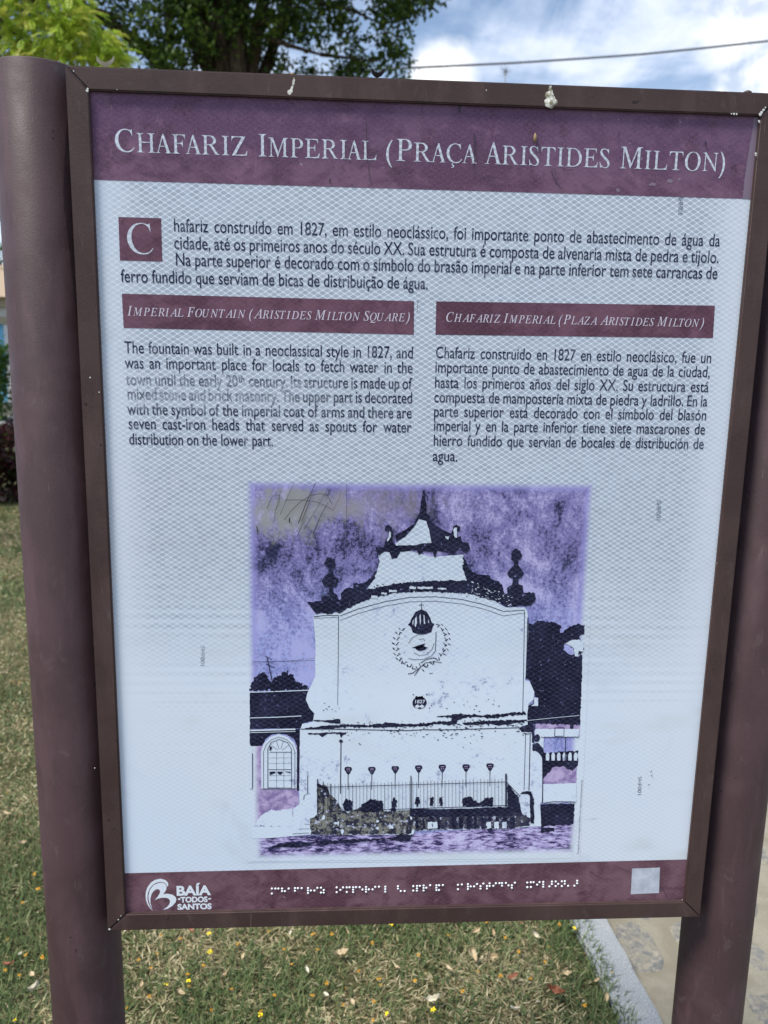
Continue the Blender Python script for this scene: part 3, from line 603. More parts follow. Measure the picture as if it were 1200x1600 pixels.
for px, py, spread in [(10,-10,38),(50,-15,35),(30,30,36),(75,20,30),(20,70,30),(95,55,26),(60,60,30),(120,70,24),(150,90,20),(100,95,24),(135,60,16),(40,100,34),(170,105,16),(-30,10,60),(-40,70,60),(80,-60,50),(20,-80,60),(-90,20,80),(-120,-60,90),(140,120,30),(180,125,16),(60,125,40),(30,95,30),(0,40,30),(88,80,26),(120,98,24),(155,110,18),(110,30,22),(135,48,18),(168,85,16),(188,112,10),(100,60,24),(80,100,30)] + [(random.uniform(-900,60), random.uniform(-520,-130), 110) for _ in range(34)]:
    for k in range(34):
        p = at_depth(px+random.gauss(0, spread*.5), py-30+random.gauss(0, spread*.42), LD+random.uniform(-.35, .45)); a_ = random.uniform(-3.14, 3.14)
        quads += frond(p, (math.cos(a_)*.8, math.sin(a_)*.8, random.uniform(-.7, .35)), random.uniform(.07, .15), 15, .026)
V = np.array(quads).reshape(-1, 3); n = len(quads)
cc = np.array([[.38,.50,.05],[.31,.45,.045],[.44,.54,.09],[.25,.37,.04],[.42,.44,.08]])[rng.integers(0, 5, n//30+1)].repeat(30, 0)[:n]*rng.uniform(.8, 1.2, (n, 1))
link('crown', fast_mesh('crown', V, np.arange(n*4).reshape(n, 4), np.repeat(cc, 4, 0)), M_LIME, lt)
for pp in ([(-200,-60),(-60,-40),(20,-20),(70,10),(110,50),(140,75)], [(-60,-40),(-10,20),(30,60),(60,90)], [(20,-20),(60,-45),(95,-60)], [(30,60),(10,90),(-10,120)]):
    b_ = MB(); q = [at_depth(x_, y_, LD)-lroot for x_, y_ in pp]
    if pp[0] == (-200,-60): q = [Vector((.5,0,3.5))] + q
    b_.tube(q, [.035*(1-.85*i/(len(q)-1)) for i in range(len(q))] if pp[0] == (-200,-60) else [.012*(1-.7*i/(len(q)-1)) for i in range(len(q))], 6); b_.build('limb', M_BARK, lt, True)

# red-leaved hedge, shrub
def hedge(name, label, cat, x0, x1, y0, y1, h, n, size, cols):
    xm, ym = (x0+x1)/2, (y0+y1)/2; r_ = empty(name, (xm, ym, 0)); tag(r_, label, cat)
    c = np.stack([rng.uniform(x0, x1, n), rng.uniform(y0, y1, n), h*rng.uniform(.0, 1.0, n)**.6], 1)
    lump = 0.82+0.30*vnoise(c[:, 0], c[:, 1]*0+3, 2.4, 11) ; c[:, 2] *= lump*(1+rng.normal(0, .05, n))
    c[:, 1] += (vnoise(c[:, 0], c[:, 2], 4, 12)-.5)*.3
    V, F, C_ = leaves(c-np.array([xm, ym, 0]), size, .5, cols); link('foliage', fast_mesh('foliage', V, F, C_), M_LEAF, r_)
    for k in range(int((x1-x0)/.35)):
        b_ = MB(); xx = x0+.2+k*.35-xm; b_.tube([(xx,0,-.05),(xx+random.uniform(-.1,.1),0,h*.5),(xx+random.uniform(-.15,.15),0,h*.8)], [.018,.012,.006], 5); b_.build('stem', M_BARK, r_)
hedge('hedge', 'low dark red leaved hedge at the far edge of the lawn', 'hedge', -8.5, -1.4, 7.15, 8.0, .70, 38000, .075, [[.035,.010,.014],[.055,.014,.020],[.022,.009,.012],[.085,.022,.026],[.05,.06,.02]])
hedge('shrub', 'small bright green shrub in front of the light blue house', 'shrub', -7.9, -6.55, 15.6, 16.3, 1.45, 5200, .11, [[.06,.13,.02],[.10,.19,.03],[.04,.09,.02]])

# ------------------------------------------------------------------ house across the street, wall, road
HD = 17.2
M_BLUE, nt, b = mat('light_blue_plaster', (0.16, 0.46, 0.72), 0.85); o = objco(nt); nt.links.new(mixc(nt, noise(nt, o, 4, 5), (0.17, 0.50, 0.76), (0.24, 0.60, 0.85)), b.inputs['Base Color'])
M_WHITE = col_variant('white_plaster', (0.66, 0.67, 0.68), (0.78, 0.78, 0.77), .85); M_OCHRE = col_variant('weathered_tan_stone', (0.38, 0.32, 0.22), (0.52, 0.46, 0.34), .9)
M_ROOF = col_variant('faded_clay_tile', (0.30, 0.22, 0.15), (0.42, 0.33, 0.24), .9); M_GLASS, _, _ = mat('window_glass', (0.03, 0.04, 0.05), 0.08)
M_PLINTH = col_variant('stained_grey_stone', (0.20, 0.19, 0.165), (0.33, 0.32, 0.28), .95); M_ROAD = col_variant('road_asphalt', (0.10, 0.10, 0.10), (0.14, 0.14, 0.14), .9); M_PAVE = col_variant('concrete_pavement', (0.20, 0.205, 0.21), (0.26, 0.265, 0.27), .9)
mb = MB(); mb.box(-30, 20, 12.5, 15.2, -.3, -.03); tag(mb.build('road', M_ROAD), kind='structure')
mb = MB(); mb.box(-30, 20, 15.2, HD, -.3, .09); tag(mb.build('pavement', M_PAVE), kind='structure')
def zat(y, d_): return at_depth(5, y, d_).z
hb = empty('house', (-11.5, HD, 0.09)); tag(hb, 'light blue house with white pilasters beyond the hedge at the left edge', 'house')
hx, hz0 = hb.location.x, hb.location.z
xr = at_depth(11, 560, HD).x; 
z_pl, z_bt, z_li, z_top = zat(628, HD), zat(507, HD), zat(498, HD), zat(462, HD)
def L(x0, x1, y0, y1, z0, z1, name, m):
    mb = MB(); mb.box(x0-hx, x1-hx, y0-HD, y1-HD, z0-hz0, z1-hz0); return mb.build(name, m, hb)
L(-18, xr+2.0, HD, HD+.35, .09, z_pl, 'plinth', M_PLINTH)
L(-18, xr+2.0, HD+.05, HD+5.5, z_pl, z_bt+.01, 'wall', M_BLUE)
for x_ in (xr-.02, xr-3.2, xr-6.0, xr+1.7): L(x_, x_+.28, HD-.03, HD+.05, z_pl, z_bt-.002, 'pilaster', M_WHITE)
L(-18, xr+2.0, HD-.08, HD+5.5, z_bt+.01, z_li+.04, 'lintel_band', M_OCHRE)
L(-18, xr+2.0, HD-.02, HD+5.5, z_li+.04, zat(480, HD), 'frieze', M_WHITE)
L(-18, xr+2.0, HD-.25, HD+5.6, zat(480, HD), z_top-.05, 'cornice', M_OCHRE)
mb = MB(); mb.add([(-18.3-hx, -.5, z_top-.05-hz0), (xr+2.3-hx, -.5, z_top-.05-hz0), (xr+2.3-hx, 3, z_top+.9-hz0), (-18.3-hx, 3, z_top+.9-hz0), (-18.3-hx, 6.3, z_top-.05-hz0), (xr+2.3-hx, 6.3, z_top-.05-hz0)], [(0,1,2,3),(3,2,5,4),(0,4,5,1),(1,5,2),(0,3,4)]); mb.build('roof', M_ROOF, hb)
for xa in (xr-2.5, xr-5.3):
    w_ = L(xa, xa+1.1, HD+.0, HD+.048, z_pl+.35, z_bt-.15, 'window', M_WHITE)
    mb = MB(); mb.box(xa+.1-hx, xa+1.0-hx, -.012, -.002, z_pl+.45-hz0, z_bt-.25-hz0); mb.build('pane', M_GLASS, w_)
# street utility cable on two poles
M_POLE = col_variant('concrete_pole', (0.30, 0.29, 0.27), (0.40, 0.39, 0.37), .9); M_CABLE, _, _ = mat('grey_cable', (0.10, 0.11, 0.13), 0.6)
CD = 20.0
cp = [at_depth(x_, y_, CD) for x_, y_ in ((250,124),(450,116),(640,106),(800,98.5),(900,92),(1000,85),(1100,75),(1200,64),(1450,25))]
poles = []
for p, w_ in ((cp[0], 'grey utility pole hidden behind the dark tree'), (cp[-1], 'grey utility pole past the right edge of the view')):
    po = empty('utility_pole', (p.x, p.y+.12, 0)); tag(po, w_, 'utility pole', 'utility poles'); b_ = MB(); b_.tube([(0,0,-.3),(0,0,p.z+.25)], [.13,.09], 10); b_.build('pole', M_POLE, po, True)
    b_ = MB(); b_.box(-.5,.5,-.05,.05,p.z-.06,p.z+.02); b_.build('crossarm', M_POLE, po)
b_ = MB(); b_.tube(cp, [.024]*len(cp), 6); cb = b_.build('utility_cable', M_CABLE, None, True); tag(cb, 'dark cable strung across the sky right of the tree', 'cable')
# spiky antenna far away on its mast
AD = 34.0; ap = at_depth(790, 112, AD); ar = empty('antenna', (ap.x, ap.y, 0)); tag(ar, 'tiny spiky antenna on a thin mast just above the sign frame', 'antenna')
b_ = MB(); b_.tube([(0,0,-.3),(0,0,ap.z)], [.06,.018], 6); b_.build('mast', M_POLE, ar)
b_ = MB()
for k in range(12):
    a_ = 2*math.pi*k/12 + .2; l_ = random.uniform(.16, .30); b_.tube([(0,0,ap.z),(math.cos(a_)*l_, random.uniform(-.1,.1), ap.z+math.sin(a_)*l_)], [.014,.006], 4)
b_.build('spokes', M_CABLE, ar)

# ------------------------------------------------------------------ the sign
sign = empty('information_sign', (0, 0, 0)); tag(sign, 'tall framed information board about the imperial fountain on two brown round posts', 'information sign')
PR = 0.0526; POSTS = ((-0.4886, 0.05, 1.886), (0.4946, 0.05, 1.888))
for x_, y_, zt in POSTS:
    mb = MB(); n = 96; prof = [(-.35, PR), (zt-.0015, PR), (zt, PR-.0012), (zt+.001, PR*.6), (zt+.0013, .001)]
    for z_, r_ in prof:
        for k in range(n): mb.v.append((x_+math.cos(2*math.pi*k/n)*r_, y_+math.sin(2*math.pi*k/n)*r_, z_))
    for i in range(len(prof)-1):
        for k in range(n): mb.f.append((i*n+k, i*n+(k+1)%n, (i+1)*n+(k+1)%n, (i+1)*n+k))
    po = mb.build('post', M_POST, sign, False)
    po.data.polygons.foreach_set('use_smooth', [p_.normal.z < .5 for p_ in po.data.polygons])
    for zb in (1.72, 1.30, .88):
        s_ = 1 if x_ < 0 else -1; mb = MB(); mb.box(min(x_+s_*.045, s_*-.43), max(x_+s_*.045, s_*-.43), .030, .046, zb-.03, zb+.03); mb.build('bracket', M_FRAME, po)
FX, FZ, FW = 0.438, 0.576, 0.0265; YF, YB = -0.006, 0.030
def rail(c0, c1, i0, i1):
    """mitred hollow-section rail: outer corners c0,c1 and inner corners i0,i1 (x,z)"""
    bm = bmesh.new(); fr = [bm.verts.new((p[0], YF, ZC+p[1])) for p in (c0, c1, i1, i0)]; bk = [bm.verts.new((p[0], YB, ZC+p[1])) for p in (c0, c1, i1, i0)]
    bm.faces.new(fr); bm.faces.new(bk[::-1])
    for k in range(4): bm.faces.new((fr[k], bk[k], bk[(k+1)%4], fr[(k+1)%4]))
    bmesh.ops.recalc_face_normals(bm, faces=bm.faces)
    es = [e for e in bm.edges if abs(e.verts[0].co.y-e.verts[1].co.y) < 1e-6]
    bmesh.ops.bevel(bm, geom=es, offset=.0016, segments=3, affect='EDGES')
    for f in bm.faces: f.smooth = True
    me = bpy.data.meshes.new('frame_rail'); bm.to_mesh(me); bm.free(); me.set_sharp_from_angle(angle=R(40)) if hasattr(me, 'set_sharp_from_angle') else None
    return link('frame_rail', me, M_FRAME, sign)
gq = 0.0005
def Q(sx, sz, inner): 
    w = FW if inner else 0; return (sx*(FX-w), sz*(FZ-w))
C4 = [(-1,1),(1,1),(1,-1),(-1,-1)]
for k in range(4):
    a_, b2 = C4[k], C4[(k+1) % 4]; c0, c1, i0, i1 = Q(*a_, 0), Q(*b2, 0), Q(*a_, 1), Q(*b2, 1)
    dx, dz = b2[0]-a_[0], b2[1]-a_[1]; g0 = (np.sign(dx)*gq, np.sign(dz)*gq)
    c0 = (c0[0]+g0[0], c0[1]+g0[1]); i0 = (i0[0]+g0[0], i0[1]+g0[1]); c1 = (c1[0]-g0[0], c1[1]-g0[1]); i1 = (i1[0]-g0[0], i1[1]-g0[1])
    rail(c0, c1, i0, i1)
mb = MB(); mb.box(-.430, .430, 0.0315, 0.0335, ZC-.568, ZC+.568); mb.build('back_plate', M_BACK, sign)
panel_y = 0.0
mb = MB(); mb.box(-.4125, .4125, panel_y, 0.003, ZC-.5505, ZC+.5505); panel = mb.build('panel', M_SHEET, sign)

# flat print is laid on the panel as thin films, each above the one below
LAY = 0.00022
class Film:
    def __init__(s, level): s.y = -LAY*level; s.k = 0; s.v = []; s.f = []; s.cuts = []
    def _y(s): s.k += 1; s.cuts.append((len(s.v), len(s.f))); return s.y - min(s.k, 60)*LAY/80
    def poly(s, pts, rough=0.0, step=3.0, holes=()):
        loops = [pts] + list(holes); L3 = []
        for lp in loops:
            if rough:
                out = []
                for i in range(len(lp)):
                    a, b_ = lp[i], lp[(i+1) % len(lp)]; d_ = math.hypot(b_[0]-a[0], b_[1]-a[1]); m = max(1, int(d_/step))
                    for j in range(m):
                        t = j/m; r_ = rough*(0.4 if j == 0 else 1)
                        out.append((a[0]+(b_[0]-a[0])*t+random.gauss(0, r_*.5), a[1]+(b_[1]-a[1])*t+random.gauss(0, r_*.6)))
                lp = out
            L3.append([Vector((*sh(*p), 0)) for p in lp])
        y = s._y(); b0 = len(s.v); flat = [v for lp in L3 for v in lp]
        for t in tessellate_polygon(L3): 
            a, b_, c = (flat[i] for i in t); cr = (b_-a).cross(c-a).z
            s.f.append(tuple(b0+i for i in (t if cr > 0 else t[::-1])))
        s.v += [(v.x, y, v.y) for v in flat]
    def stroke(s, pts, w, w1=None):
        w1 = w if w1 is None else w1; P = [Vector((*sh(*p), 0)) for p in pts]; k = 0.00086; y = s._y(); b0 = len(s.v); n = len(P)
        for i, p in enumerate(P):
            t = (P[min(i+1, n-1)]-P[max(i-1, 0)]); t.normalize(); nn_ = Vector((-t.y, t.x, 0)); ww = (w+(w1-w)*i/max(1, n-1))*k/2
            s.v += [(p.x+nn_.x*ww, y, p.y+nn_.y*ww), (p.x-nn_.x*ww, y, p.y-nn_.y*ww)]
        for i in range(n-1): s.f.append((b0+2*i+1, b0+2*i+3, b0+2*i+2, b0+2*i))
    def blob(s, cx, cy, rx, ry=None, n=12, rough=0.0, rot=0.0):
        ry = ry or rx; pts = []
        for i in range(n):
            a = 2*math.pi*i/n; r_ = 1+random.uniform(-rough, rough); x_, y_ = rx*math.cos(a)*r_, ry*math.sin(a)*r_
            pts.append((cx+x_*math.cos(rot)-y_*math.sin(rot), cy+x_*math.sin(rot)+y_*math.cos(rot)))
        s.poly(pts)
    def mesh_at(s, vs, fs):
        y = s._y(); b0 = len(s.v); s.v += [(x_, y, z_) for x_, z_ in vs]; s.f += [tuple(b0+i for i in f) for f in fs]
    def build_pieces(s, name, m, big=0.008):
        """every printed shape of some size is a piece of its own, the specks stay together"""
        cuts = s.cuts + [(len(s.v), len(s.f))]; rv, rf = [], []; out = []
        for i in range(len(cuts)-1):
            (v0, f0), (v1, f1) = cuts[i], cuts[i+1]; vs = s.v[v0:v1]; fs = [tuple(a-v0 for a in q) for q in s.f[f0:f1]]
            if not vs: continue
            w_ = max(v[0] for v in vs)-min(v[0] for v in vs); h_ = max(v[2] for v in vs)-min(v[2] for v in vs)
            if max(w_, h_) > big:
                me = bpy.data.meshes.new(name); me.from_pydata(vs, [], fs); me.update(); out.append(link(name, me, m, panel))
            else: b0 = len(rv); rv += vs; rf += [tuple(a+b0 for a in q) for q in fs]
        if rv:
            me = bpy.data.meshes.new(name+'_specks'); me.from_pydata(rv, [], rf); me.update(); tag(link(name+'_specks', me, m, panel), kind='stuff')
        return out
    def build(s, name, m, parent=None):
        me = bpy.data.meshes.new(name); me.from_pydata(s.v, [], s.f); me.update(); return link(name, me, m, parent or panel)

f = Film(1); f.poly([(120,120),(1210,120),(1210,312.2),(1171.7,311),(145,281),(120,280.3)])
f.v = [(min(max(v[0], -.4123), .4123), v[1], min(v[2], ZC+.5503)) for v in f.v]; f.build('header_band', M_HEAD)
f = Film(1); f.poly([(185,339),(251.7,341),(253.7,408.7),(187.5,407)]); f.build('initial_box', M_BOX)
for q in ([(190.4,458.8),(647,470.6),(646.5,523),(193.3,512.3)], [(681.7,470.8),(1117,477.5),(1113.8,528.3),(680.4,523)]):
    f = Film(1); f.poly(q); f.build('subheading_band', M_BOX)
f = Film(1); f.poly([(170,1364.8),(1100,1342.2),(1100,1440),(170,1440)])
f.v = [(min(max(v[0], -.4123), .4123), v[1], max(v[2], ZC-.5503)) for v in f.v]; f.build('footer_band', M_FOOT)

# ---- lettering
_cache = {}
def glyphs(txt, shear=0.0, offset=0.0):
    key = (txt, shear, offset)
    if key not in _cache:
        c = bpy.data.curves.new('lettering', 'FONT'); c.body = txt; c.shear = shear; c.offset = offset; c.size = 1; c.fill_mode = 'FRONT'; c.resolution_u = 5
        ob = bpy.data.objects.new('lettering', c); me = bpy.data.meshes.new_from_object(ob)
        vs = np.array([v.co[:2] for v in me.vertices]) if len(me.vertices) else np.zeros((0, 2)); fs = [tuple(p.vertices) for p in me.polygons]
        bpy.data.objects.remove(ob); bpy.data.curves.remove(c); bpy.data.meshes.remove(me)
        _cache[key] = (vs, fs)
    return _cache[key]
CAPH = glyphs('N')[0][:, 1].max()
def put(film, vs, fs, x, z, sx, sz): film.mesh_at([(x+p[0]*sx, z+p[1]*sz) for p in vs], fs)
def line_text(film, txt, p0, p1, cap_px, just=True, sxk=0.73, off=0.004):
    x0, z0 = sh(*p0); x1, z1 = sh(*p1); z = (z0+z1)/2; k = 0.00086*cap_px*1.09/CAPH
    words = txt.split(' '); gl = [glyphs(w, 0, off) for w in words]; wd = [g_[0][:, 0].max() for g_ in gl]
    sx = k*sxk; tot = x1-x0; nsp = len(words)-1; minsp = .16*k
    if not just: sx = (tot-nsp*.22*k)/sum(wd); gap = .22*k
    else:
        if nsp and (tot-sum(wd)*sx)/nsp < minsp: sx = (tot-nsp*minsp)/sum(wd)
        gap = (tot-sum(wd)*sx)/nsp if nsp else 0
    x = x0
    for (vs, fs), w in zip(gl, wd):
        zz_ = z
        put(film, vs, fs, x, zz_, sx, k); x += w*sx+gap
def math_it(ch): return 'ℎ' if ch == 'h' else chr(0x1D434+ord(ch)-65)
# letter A drawn from strokes because its slanted form cannot be set upright
A_UP = ([(.335,.90),(.385,1.0),(.43,1.0),(.76,.03),(.60,.03),  (.335,.90),(.365,.80),(.135,.03),(.085,.03), (.0,.0),(.22,.0),(.22,.03),(.0,.03), (.52,.0),(.84,.0),(.84,.03),(.52,.03), (.20,.33),(.52,.33),(.50,.38),(.215,.38)],
        [(0,4,3,2,1),(5,8,7,6),(9,10,11,12),(13,14,15,16),(17,18,19,20)])
CAP_IT = glyphs(math_it('H'))[0][:, 1].max()
def serif_word(film, txt, x0, x1, z, cap, small=.86, upright=True, gapk=.10):
    items = []
    for i, ch in enumerate(txt):
        big = (i == 0) or txt[i-1] in ' ('; h = cap*(1 if big else small)
        if ch == ' ': items.append(None); continue
        if ch in '()':
            vs, fs = glyphs(ch, 0 if upright else .25, -.004); vs = vs/CAPH; h = cap*1.0
        elif ch == 'A' and upright: vs, fs = np.array(A_UP[0]), A_UP[1]
        else:
            c_ = 'C' if ch == 'Ç' else ch
            vs, fs = glyphs(math_it(c_), -.27 if upright else 0, -0.002 if upright else 0.0); vs = vs/CAP_IT
            if ch == 'Ç':
                v2 = np.array([(.44,-.02),(.50,-.02),(.47,-.10),(.56,-.15),(.55,-.23),(.42,-.28),(.38,-.25),(.47,-.22),(.49,-.16),(.40,-.11)]); v2[:, 0] += vs[:, 0].min()-.10
                fs = list(fs) + [tuple(len(vs)+i_ for i_ in (0,9,2,1)), tuple(len(vs)+i_ for i_ in (9,8,3,2)), tuple(len(vs)+i_ for i_ in (8,7,4,3)), tuple(len(vs)+i_ for i_ in (7,6,5,4))]; vs = np.concatenate([vs, v2])
        mn, mx = vs[:, 0].min(), vs[:, 0].max(); items.append((vs, fs, mn, mx, h, ch))
    tot = 0
    for i, it in enumerate(items):
        if it is None: tot += .42*cap; continue
        tot += (it[3]-it[2])*it[4]
        if i+1 < len(items) and items[i+1] is not None: tot += gapk*cap*(.25 if 'A' in (it[5], items[i+1][5]) else 1)
    kx_ = (x1-x0)/tot; x = x0
    for i, it in enumerate(items):
        if it is None: x += .42*cap*kx_; continue
        vs, fs, mn, mx, h, ch = it; put(film, vs, fs, x-mn*h*kx_, z, h*kx_, h); x += (mx-mn)*h*kx_
        if i+1 < len(items) and items[i+1] is not None: x += gapk*cap*kx_*(.25 if 'A' in (ch, items[i+1][5]) else 1)
ttl = Film(2)
def title_z(x):      # baseline fitted through the whole heading
    return sum(sh(a, b_)[1] for a, b_ in ((185,238.5),(386,244.4),(587,250.8),(744,255.5),(952,262),(1121,266.5)))/6
TZ = title_z(0)
px2x = lambda px, py=252: sh(px, py)[0]
for w_, a, b_ in (('CHAFARIZ', 181, 386.5), ('IMPERIAL', 404, 588), ('PRAÇA', 619, 745), ('ARISTIDES', 758, 952.5), ('MILTON', 969, 1122)):
    serif_word(ttl, w_, px2x(a), px2x(b_), TZ, 33*.00078)
for ch, a, b_ in (('(', 603, 613), (')', 1124.5, 1133)):
    vs, fs = glyphs(ch, 0, -.002); s_ = 30*.00078/CAPH; mn, mx = vs[:, 0].min(), vs[:, 0].max(); xa, xb = px2x(a), px2x(b_); k_ = (xb-xa)/(mx-mn); put(ttl, vs, fs, xa-mn*k_, TZ, k_, s_)
ttl.build('title_lettering', M_TITLE)
f = Film(2); x0, z0 = sh(199.6, 396.5); x1 = sh(240, 396.5)[0]; vs, fs = glyphs(math_it('C'), -.27, -0.006); mn, mx = vs[:, 0].min(), vs[:, 0].max(); k_ = (x1-x0)/(mx-mn); put(f, vs, fs, x0-mn*k_, z0, k_, 45*.00081/CAP_IT); f.build('initial_letter', M_TITLE)
for txt, p0, p1 in (('IMPERIAL FOUNTAIN (ARISTIDES MILTON SQUARE)', (199, 493), (640, 502.5)), ('CHAFARIZ IMPERIAL (PLAZA ARISTIDES MILTON)', (697, 504), (1099, 509.5))):
    f = Film(2); a, b_ = sh(*p0), sh(*p1); serif_word(f, txt, a[0], b_[0], (a[1]+b_[1])/2, 14.2*.00083, .84, False, .06); f.build('subheading_lettering', M_SUBT)
pt = Film(1)
for txt, p0, p1, j in (('hafariz construído em 1827, em estilo neoclássico, foi importante ponto de abastecimento de água da', (271,363), (1124.5,383.8), True),
        ('cidade, até os primeiros anos do século XX. Sua estrutura é composta de alvenaria mista de pedra e tijolo.', (271.7,391), (1122.5,409), True),
        ('Na parte superior é decorado com o símbolo do brasão imperial e na parte inferior tem sete carrancas de', (273.7,417), (1120.4,434), True),
        ('ferro fundido que serviam de bicas de distribuição de água.', (189,440), (668,452.5), False)): line_text(pt, txt, p0, p1, 16.2, j)
pt.build('portuguese_paragraph', M_TEXT)
en = Film(1)
for txt, p0, p1, j in (('The fountain was built in a neoclassical style in 1827, and', (194.5,552.3), (644.9,559.2), True),
        ('was an important place for locals to fetch water in the', (195.3,575.6), (644.5,582.9), True),
        ('town until the early 20', (197,601.3), (371,604), False), ('century. Its structure is made up of', (388,604.3), (643.6,607.4), True),
        ('mixed stone and brick masonry. The upper part is decorated', (198.6,623.7), (643.6,630.3), True),
        ('with the symbol of the imperial coat of arms and there are', (199,648.2), (643,652.7), True),
        ('seven cast-iron heads that served as spouts for water', (200.6,670.7), (642.4,675.2), True),
        ('distribution on the lower part.', (201.4,694), (426.4,697.2), False)): line_text(en, txt, p0, p1, 15.6, j)
line_text(en, 'th', (372.5,597), (381.5,597), 9, False)
en.build('english_paragraph', M_TEXTW)
es = Film(1)
for txt, p0, p1, j in (('Chafariz construido en 1827 en estilo neoclásico, fue un', (680,562), (1110.8,564.8), True),
        ('importante punto de abastecimiento de agua de la ciudad,', (679,584.8), (1108.8,586.8), True), ('hasta los primeros años del siglo XX. Su estructura está', (678.4,608.4), (1106.8,610), True),
        ('compuesta de mampostería mixta de piedra y ladrillo. En la', (677.6,630.4), (1104.8,633.2), True), ('parte superior está decorado con el símbolo del blasón', (677,652.8), (1102.8,654.8), True),
        ('imperial y en la parte inferior tiene siete mascarones de', (676.8,674.8), (1101,677), True), ('hierro fundido que servían de bocales de distribución de', (676.4,698), (1099,699.6), True),
        ('agua.', (675.6,720), (714.4,721), False)): line_text(es, txt, p0, p1, 15.4, j)
es.build('spanish_paragraph', M_TEXT)

# ---- footer: logo, braille, blank label
lo = Film(2)
def lg(p): return [(215+x_/9.6, 1365+y_/9.6) for x_, y_ in p]
lo.poly(lg([(235,557),(190,520),(155,470),(128,400),(120,330),(125,270),(150,200),(200,132),(265,90),(345,73),(415,92),(455,130),(463,165),(452,193),(438,178),(425,150),(395,130),(345,122),(285,132),(225,170),(180,225),(155,290),(148,360),(158,430),(190,500)]))
lo.poly(lg([(222,528),(190,470),(168,400),(162,330),(185,240),(235,175),(300,142),(365,132),(415,150),(437,195),(428,245),(405,280),(382,306),(450,298),(520,312),(568,345),(583,385),(570,430),(520,485),(450,525),(378,541),(440,500),(478,455),(490,410),(470,375),(430,360),(365,360),(310,372),(258,394),(300,345),(335,290),(338,255),(318,232),(285,231),(245,255),(210,305),(193,370),(193,440)]))
def block_word(film, txt, x0, x1, yb, h, off):
    vs, fs = glyphs(txt, 0, off); mn, mx = vs[:, 0].min(), vs[:, 0].max(); a = sh(*lg([(x0, yb)])[0]); b_ = sh(*lg([(x1, yb)])[0]); k_ = (b_[0]-a[0])/(mx-mn); put(film, vs, fs, a[0]-mn*k_, (a[1]+b_[1])/2, k_, h/9.6*.00094/CAPH)
block_word(lo, 'BAÍA', 588, 1102, 318, 146, .040); block_word(lo, 'TODOS', 645, 1052, 424, 84, .044); block_word(lo, 'SANTOS', 600, 1112, 530, 86, .044)
lo.poly(lg([(606,372),(640,362),(640,394),(606,390)])); lo.poly(lg([(1062,366),(1102,362),(1102,382),(1062,388)]))
lo.build('logo', M_LOGO)
f = Film(2); f.poly([(987.5,1356.8),(1031,1355.2),(1029.5,1395),(985.3,1397)]); f.build('blank_label', M_LABEL)
bd = []
def br(ox, oy, sc_, pts): bd.extend((ox+x_/sc_, oy+y_/sc_) for x_, y_ in pts)
br(410, 1365, 4.615, [(69,107),(69,143),(95,107),(116,107),(143,107),(143,125),(163,126),(190,107),(236,104),(236,123),(257,104),(284,104),(330,104),(330,121),(330,139),(350,121),(376,121),(397,102),(423,101),(443,118),(443,136),(423,136),
    (536,99),(536,133),(563,117),(582,99),(609,99),(609,132),(629,98),(655,98),(655,115),(655,132),(676,97),(702,97),(722,114),(748,96),(748,113),(748,130),(768,113),(795,113),(814,95),(841,94),(887,94),(887,111),(887,129),
    (978,90),(978,107),(998,125),(1026,125)])
br(640, 1355, 4.286, [(25,126),(25,156),(50,125),(50,141),(50,156),(69,124),(94,122),(94,138),(94,155),(112,137),(138,120),(180,121),(180,136),(180,152),(198,120),(197,152),(223,119),
    (324,117),(324,147),(350,115),(391,113),(391,129),(391,145),(409,128),(432,128),(452,112),(475,127),(475,143),(494,109),(518,126),(518,142),(536,108),(536,125),(561,124),(578,107),(602,106),(619,106),(619,123),(645,105),(662,121),(685,121),(685,137),(705,103),
    (788,102),(788,133),(812,100),(812,132),(830,100),(854,116),(870,99),(895,98),(895,114),(895,130),(936,128),(953,96),(953,112),(978,95),(995,111),(978,126),(1019,94),(1039,93),(1039,110),(1019,126),(1061,124),(1122,90),(1122,106),(1103,123)])
V_, F_ = [], []
dm = [(0.0, 1.0), (.0006, .92), (.0011, .55)]
for px, py in bd:
    x_, z_ = sh(px, py); b0 = len(V_); r_ = .00168
    for d_, q in dm:
        for k in range(8): V_.append((x_+math.cos(k*math.pi/4)*r_*q, -LAY*2.2-d_, z_+math.sin(k*math.pi/4)*r_*q))
    for i in range(2):
        for k in range(8): F_.append((b0+i*8+k, b0+i*8+(k+1)%8, b0+(i+1)*8+(k+1)%8, b0+(i+1)*8+k))
    F_.append(tuple(b0+16+k for k in range(8)))
mb = MB(); mb.v, mb.f = V_, F_; tag(mb.build('braille_dots', M_DOTS, panel, True), kind='stuff')

# ---- stamps and tiny print
def vert_text(film, txt, px, py0, py1, w_px, up=False, off=0.0):
    vs, fs = glyphs(txt, 0, off); a = sh(px[0], py0); b_ = sh(px[1], py1); L_ = math.hypot(a[0]-b_[0], a[1]-b_[1]); k_ = L_/vs[:, 0].max(); kh = w_px*.00088/CAPH
    d_ = ((b_[0]-a[0])/L_, (b_[1]-a[1])/L_); n_ = (-d_[1], d_[0])
    film.mesh_at([(a[0]+d_[0]*p[0]*k_+n_[0]*p[1]*kh, a[1]+d_[1]*p[0]*k_+n_[1]*p[1]*kh) for p in vs], fs)
f = Film(1)
for px, y0, y1, w_ in ((997,1213,1242,6),(1026,781,813,7),(314,1009,1040,6),(783,1006,1037,6),(1060,307,334,7),(548,1219,1252,6)): vert_text(f, 'SHF001', (px, px-.8), y0, y1, w_)
f.build('film_stamp', M_GREY)
f = Film(1); vert_text(f, 'Fotografia do acervo digital do IPHAN. Foto criada em data desconhecida.', (904.5, 910.5), 1334, 1218, 3.3, off=.004); f.build('photo_credit', M_TEXT)

